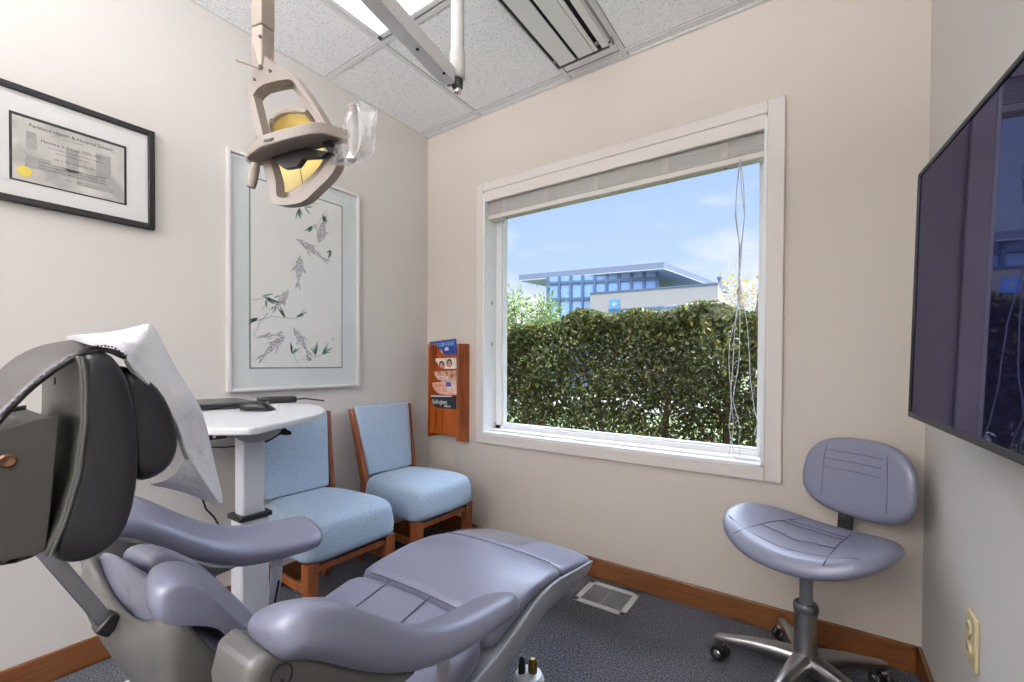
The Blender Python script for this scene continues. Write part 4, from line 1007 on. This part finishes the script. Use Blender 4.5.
# ------------------------------------------------------------------ tissue cover over the headrest pillow
tc_ = thing('headrest_cover', 'white crumpled tissue cover draped over the front of the headrest', 'tissue cover', SX(170,420,1.25))
rowsp = [[(64,337),(72,335),(82,334.5)],[(84,344),(94,340),(106,333)],[(100,347),(112,340),(124,329.5)],[(117,349),(128,340),(141,325)],[(127,356),(140,343),(152,321.5)],[(133,367),(148,352),(160,336)],[(143,379),(160,364),(170,358)],[(154,391),(169,377),(182,378)],[(168,407),(183,396),(197,400)],[(177,421),(190,409),(203,413)],[(182,434),(195,422),(207,427)],[(185,451),(199,447),(212,450)],[(196,469),(207,466),(216,469)],[(208,487),(214,485),(219.5,486)],[(220,504),(222,504),(223,504)]]
rnd = random.Random(21); rows_ = []
for i,(a,b_,c_) in enumerate(rowsp):
    t = i/(len(rowsp)-1); xa_ = 1.345-.05*t; xb_ = 1.265-.0*t; xc_ = 1.16+.07*t
    pa_,pb_,pc_ = SX(*a,xa_),SX(*b_,xb_),SX(*c_,xc_); r_ = []
    for s_ in yr(0,1,9):
        p = pa_*(1-s_)**2+ (pb_*2-(pa_+pc_)/2)*2*s_*(1-s_) + pc_*s_**2
        w_ = .0075*math.sin(PI*s_)*(1 if 0 < i < 14 else 0)
        r_.append(p+Vector((rnd.uniform(-w_,w_),rnd.uniform(-w_,w_),rnd.uniform(-w_,w_)*.6)))
    rows_.append(r_)
link('tissue', MB().loft(rows_,cap=False,closed=False), 'paper', tc_, smooth=True, sub=2, solid=.0012)
# turned-in hem along the near edge and the loose lower corner
hem = [[SX(*r[0],1.345-.05*i/14), SX(r[0][0]-7+.25*i,r[0][1]+1.5+.1*i,1.335-.05*i/14)] for i,r in enumerate(rowsp) if 4 <= i <= 12]
link('hem', MB().loft(hem,cap=False,closed=False), 'paper', tc_, smooth=True, sub=1, solid=.001)
low = [[SX(142,484,1.24),SX(163,483,1.29),SX(180,470,1.305),SX(185,452,1.31)],[SX(165,487.5,1.22),SX(182,485,1.26),SX(194,478,1.285),SX(199,470,1.295)],[SX(188,494,1.20),SX(200,494,1.235),SX(207,491,1.26),SX(210,488,1.28)],[SX(222,507,1.21),SX(222.3,506.6,1.22),SX(222.6,506.2,1.235),SX(223,505.5,1.25)]]
link('loose_corner', MB().loft(low,cap=False,closed=False), 'paper', tc_, smooth=True, sub=2, solid=.001)

# ------------------------------------------------------------------ floor valve beside the chair base
fv = thing('floor_valve', 'small white floor canister with black and brass fittings beside the chair base', 'valve', (1.335,-.885,0))
c = Vector((1.335,-.893,0))
link('canister', MB().lathe([(.054,0),(.054,.03),(.047,.045),(.045,.108),(.038,.122),(.02,.127)],c,Z,24), 'table', fv, smooth=True)
link('valve_stem', MB().lathe([(.011,.12),(.011,.145),(.007,.166),(.002,.172)],c+Vector((-.016,-.012,0)),Z,12), 'black', fv, smooth=True)
link('valve_tap', MB().lathe([(.011,.12),(.014,.13),(.013,.158),(.007,.166)],c+Vector((.010,.006,0)),Z,12), 'brass', fv, smooth=True)
# ================================================================== outside the window
import numpy as np
M['lawn'] = mat_ramp('lawn', 30, [(.3,(52,62,34)),(.6,(82,92,52))], .95)
M['asphalt'] = mat('paving', (120,118,114), .9, var=(3,.06))
M['bark'] = mat('hedge bark', (84,66,50), .9, bump=(40,.5,.01))
M['hedge'] = mat_island('hedge leaves', [(0,(44,54,26)),(.45,(72,82,36)),(.75,(102,110,50)),(.93,(134,132,66)),(1,(156,126,66))], .62, .3)
M['treeleaf'] = mat_island('pale tree leaves', [(0,(70,94,50)),(.6,(100,122,66)),(1,(130,144,82))], .5, .25)
M['yellowleaf'] = mat_island('autumn leaves', [(0,(136,120,60)),(.6,(176,150,72)),(1,(120,118,66))], .5, .25)
M['bwall'] = mat('office wall', (124,120,116), .8, var=(.3,.02))
M['broof'] = mat('office roof', (88,96,112), .6)
M['soffit'] = mat('office soffit', (150,154,160), .8)
M['bglass'] = mat('office glazing', (112,138,170), .15, spec=.8)
M['mullion'] = mat('office mullion', (58,78,104), .5)
M['bblue'] = mat('office sign blue', (64,116,190), .5)
M['sun_block'] = mat('added sun block paint', (180,172,162), .8)
struct(link('ground', MB().box((-60,WT,-.35),(60,90,-.2)), 'lawn'))
struct(link('paving', MB().box((-60,9,-.2),(60,14,-.185)), 'asphalt'))
struct(link('added_eave_1', MB().box((-5,WT,2.56),(8,1.05,2.70)), 'sun_block'))  # overhang added out of view to keep direct sun off the room

def leaves(name, pts, size, matn, parent=None, seed=1, flat=.5):
    rg = np.random.default_rng(seed); n = len(pts)
    d = rg.normal(size=(n,3)); d[:,2] += .2; d /= np.linalg.norm(d,axis=1)[:,None]
    e = rg.normal(size=(n,3)); e[:,2] += flat; e -= d*(e*d).sum(1)[:,None]; e /= np.linalg.norm(e,axis=1)[:,None]
    w = np.cross(d,e); s = size*rg.uniform(.6,1.25,n)[:,None]
    v = np.stack([pts-d*s*.5, pts+w*s*.27+e*s*.10, pts+d*s*.5, pts-w*s*.27+e*s*.10],1).reshape(-1,3)
    f = np.stack([np.arange(n)*4,np.arange(n)*4+1,np.arange(n)*4+2],1); f2 = np.stack([np.arange(n)*4,np.arange(n)*4+2,np.arange(n)*4+3],1)
    me = bpy.data.meshes.new(name); me.from_pydata(v.tolist(),[],np.concatenate([f,f2],1).reshape(-1,3).tolist()); me.materials.append(M[matn])
    o = bpy.data.objects.new(name,me); COL.objects.link(o)
    if parent:
        o.parent = parent; me.transform(Matrix.Translation(world_loc(parent)).inverted())
    return o
rg = np.random.default_rng(4)
hg = thing('hedge', 'dense clipped green hedge right outside the window', 'hedge', (.6,2.1,-.2))
N_ = 250000
x = rg.uniform(-3.2,4.6,N_); y = 1.62+1.0*rg.random(N_); top = 1.47+.05*np.sin(x*2.3)+.04*np.sin(x*5.1+1)+.03*np.sin(x*11)
edge = rg.random(N_); z = np.where(edge < .34, top-abs(rg.normal(0,.07,N_)), -.1+(top+.1)*rg.random(N_)**.8)
y = np.where(edge < .34, 1.62+.95*rg.random(N_), y)
y -= .10*np.clip((top-z)*3,0,1) - .12
y += .05*np.sin(x*4+z*5)+.04*np.sin(x*9-z*7)
keep = ~((z < .5) & (rg.random(N_) < .25)) & ~((np.sin(x*7.3+z*3)+np.sin(z*9.1-x*4.2) > 1.5) & (z < 1.1) & (rg.random(N_) < .7))
pts = np.stack([x,y,z],1)[keep]
leaves('foliage', pts, .044, 'hedge', hg, 2)
rnd = random.Random(9)
tw = MB()
for i in range(170):
    p = Vector((rnd.uniform(-2.5,4),rnd.uniform(1.72,2.4),rnd.uniform(.1,1.2))); d = Vector((rnd.uniform(-1,1),rnd.uniform(-.3,.3),rnd.uniform(.1,1.2))).normalized()
    q_ = p+d*rnd.uniform(.15,.4); tw.tube([p,(p+q_)/2+Vector((rnd.uniform(-.02,.02),0,rnd.uniform(-.02,.02))),q_],[.006,.005,.003],5)
link('twigs', tw, 'bark', hg)
for xx in (-1.9,-1.05,-.33,.35,.95,1.46,2.2,3.0,3.8):
    y_ = rnd.uniform(1.85,1.95); p = [Vector((xx+rnd.uniform(-.03,.03)*i,y_+rnd.uniform(-.03,.03)*i,-.2+.25*i)) for i in range(6)]
    mb = MB().tube(p,[.036,.032,.03,.026,.022,.016],8)
    for i in (2,3,4):
        for s_ in (-1,1): mb.tube([p[i],p[i]+Vector((s_*rnd.uniform(.08,.2),rnd.uniform(-.08,.08),.22)),p[i]+Vector((s_*rnd.uniform(.2,.4),rnd.uniform(-.1,.1),.5))],[.014,.010,.005],6)
    link('trunk', mb, 'bark', hg, smooth=True)

def tree(name, label, cat, base, h, crown, r, n, size, matn, seed):
    t = thing(name, label, cat, base); b0 = Vector(base); rnd = random.Random(seed); rgx = np.random.default_rng(seed)
    mb = MB().tube([b0,b0+Vector((.05,0,h*.4)),b0+Vector((0,.05,h*.8))],[.09*h/3,.07*h/3,.04*h/3],8); tips = []
    for i in range(26):
        a = rnd.uniform(0,2*PI); s0 = b0+Z*h*rnd.uniform(.25,.75); e = b0+Vector((r*math.cos(a)*rnd.uniform(.4,1),r*math.sin(a)*rnd.uniform(.4,1),h*rnd.uniform(.55,1.05)))
        mb.tube([s0,(s0+e)/2+Z*.1,e],[.03*h/3,.018*h/3,.007],5); tips.append(e)
    link('trunk', mb, 'bark', t)
    c = np.array([tuple(rnd.choice(tips)) for _ in range(n)])+rgx.normal(0,r*.26,(n,3))
    leaves('crown', c, size, matn, t, seed)
tree('tree', 'pale green leafy tree behind the left end of the hedge', 'tree', tuple(Vector((SD(526,300,9).x,SD(526,300,9).y,-.2))), 2.4, 0, .55, 2600, .09, 'treeleaf', 3)
pR = SD(752,300,12); tree('shrub', 'thin yellow autumn shrub beyond the right end of the hedge', 'shrub', (pR.x,pR.y,-.2), 3.25, 0, .75, 900, .10, 'yellowleaf', 5)

# ---- office building across the way
ob = thing('office_building', 'modern grey office building with overhanging flat roof beyond the hedge', 'building', (-5,18,-.2))
zt = 5.56; Lp = SZ(519,275,zt); Rp = SZ(664,262,zt); sd_ = Vector((.15,.99,0)).normalized()
poly = [Lp,Rp,Rp+sd_*9,Lp+sd_*9]
link('roof', MB().prism(poly,(0,0,-.26)), 'broof', ob)
link('soffit', MB().prism([p+Vector((0,0,-.265)) for p in poly],(0,0,-.04)), 'soffit', ob)
fd = (Rp-Lp).normalized()
G0 = SD(548,300,21.6); G1 = SD(657,300,20.2); G0.z = G1.z = 0; gd = (G1-G0).normalized(); gl = (G1-G0).length; back = Vector((-gd.y,gd.x,0))
link('glazed_storey', MB().prism([G0+Z*-.2,G1+Z*-.2,G1+Z*5.26,G0+Z*5.26],back*6), 'bglass', ob)
mb = MB()
for k in range(10):
    a = G0+gd*gl*k/9-back*.03; mb.box((-.06,-.05,-.2),(.06,.05,5.26),0,Matrix.Translation(a))
for zz in (3.2,4.15,4.95): mb.bar(G0+Z*zz-back*.03,G1+Z*zz-back*.03,.08,.12)
link('mullion_grid', mb, 'mullion', ob)
SL = G0+sd_*0
WR = SZ(718,284.3,4.3); WL = SZ(590,294.2,4.3); wd_ = (WR-WL).normalized(); wb = Vector((-wd_.y,wd_.x,0))
base_ = [WL,WR,WR+wb*7,WL+wb*2.2]; base_ = [Vector((p.x,p.y,-.2)) for p in base_]
link('parapet_wall', MB().prism(base_,(0,0,4.5)), 'bwall', ob)
link('wall_coping', MB().prism([p+Vector((0,0,4.5))-wb*.03*(1 if i < 2 else 0) for i,p in enumerate(base_)],(0,0,.07)), 'mullion', ob)
link('window_band', MB().box((0,-.04,0),((WR-WL).length*.68,.02,.14),0,frame_mtx(WL+wd_*.9+Z*-.92,wd_,wb)), 'mullion', ob)
S0 = SZ(610,298,3.95); S0 = WL+wd_*((S0-WL).dot(wd_))
link('sign_panel', MB().box((-.22,-.06,-.22),(.22,-.0,.22),0,frame_mtx(S0+Z*-.55,wd_,wb)), 'bblue', ob)
mb = MB(); f_ = frame_mtx(S0+Z*-.55,wd_,wb)
mb.box((-.12,-.08,-.03),(.12,-.06,.03),0,f_).box((-.03,-.08,-.12),(.03,-.06,.12),0,f_)
link('sign_emblem', mb, 'soffit', ob)
link('vent_pipe', MB().lathe([(.07,0),(.07,.75),(.12,.75),(.12,.85)],WR+wb*3+Vector((-.2,0,.0)),Z,10), 'broof', ob)

# ================================================================== sky, sun, colour management
w = bpy.data.worlds.new('world'); sc.world = w; w.use_nodes = True; nt = w.node_tree; bg_ = nt.nodes['Background']
tc = nt.nodes.new('ShaderNodeTexCoord'); sep = nt.nodes.new('ShaderNodeSeparateXYZ'); nt.links.new(tc.outputs['Generated'], sep.inputs[0])
rmp = nt.nodes.new('ShaderNodeValToRGB'); rmp.color_ramp.elements[0].position = .0; rmp.color_ramp.elements[0].color = (*lin((214,230,250)),1)
rmp.color_ramp.elements[1].position = .6; rmp.color_ramp.elements[1].color = (*lin((205,217,236)),1)
e = rmp.color_ramp.elements.new(.22); e.color = (*lin((190,216,250)),1); e = rmp.color_ramp.elements.new(.40); e.color = (*lin((176,206,248)),1)
nt.links.new(sep.outputs[2], rmp.inputs[0])
mp = nt.nodes.new('ShaderNodeMapping'); mp.inputs['Scale'].default_value = (1.0,1.0,2.6); nt.links.new(tc.outputs['Generated'], mp.inputs[0])
nz = nt.nodes.new('ShaderNodeTexNoise'); nz.inputs['Scale'].default_value = 3.2; nz.inputs['Detail'].default_value = 7; nt.links.new(mp.outputs[0], nz.inputs['Vector'])
low_ = nt.nodes.new('ShaderNodeMapRange'); low_.inputs['From Min'].default_value = .02; low_.inputs['From Max'].default_value = .34; low_.inputs['To Min'].default_value = .30; low_.inputs['To Max'].default_value = -.14
nt.links.new(sep.outputs[2], low_.inputs['Value'])
ad = nt.nodes.new('ShaderNodeMath'); ad.operation = 'ADD'; nt.links.new(nz.outputs['Fac'], ad.inputs[0]); nt.links.new(low_.outputs[0], ad.inputs[1])
cr = nt.nodes.new('ShaderNodeMapRange'); cr.inputs['From Min'].default_value = .52; cr.inputs['From Max'].default_value = .72; nt.links.new(ad.outputs[0], cr.inputs['Value'])
mx = nt.nodes.new('ShaderNodeMix'); mx.data_type = 'RGBA'; nt.links.new(cr.outputs[0], mx.inputs['Factor']); nt.links.new(rmp.outputs[0], mx.inputs[6]); mx.inputs[7].default_value = (.93,.95,.98,1)
nt.links.new(mx.outputs[2], bg_.inputs['Color']); st_m = nt.nodes.new('ShaderNodeMapRange'); st_m.inputs['From Min'].default_value = .38; st_m.inputs['From Max'].default_value = .75; st_m.inputs['To Min'].default_value = .9; st_m.inputs['To Max'].default_value = 16
nt.links.new(sep.outputs[2], st_m.inputs['Value']); nt.links.new(st_m.outputs[0], bg_.inputs['Strength'])

sl = bpy.data.lights.new('sun','SUN'); sl.energy = 6.0; sl.angle = .01; sl.color = (1,.95,.86)
so_ = bpy.data.objects.new('sun', sl); COL.objects.link(so_); so_.location = (10,10,20)
so_.rotation_euler = Vector((.75,.28,.85)).to_track_quat('Z','Y').to_euler()

vs = sc.view_settings; sc.display_settings.display_device = 'sRGB'; vs.view_transform = 'Standard'; vs.look = 'None'; vs.gamma = 1; vs.exposure = .25; vs.use_curve_mapping = False
sc.cycles.use_denoising = True; sc.cycles.max_bounces = 12; sc.cycles.transparent_max_bounces = 16; sc.cycles.caustics_reflective = False; sc.cycles.caustics_refractive = False
sc.cycles.sample_clamp_indirect = 6
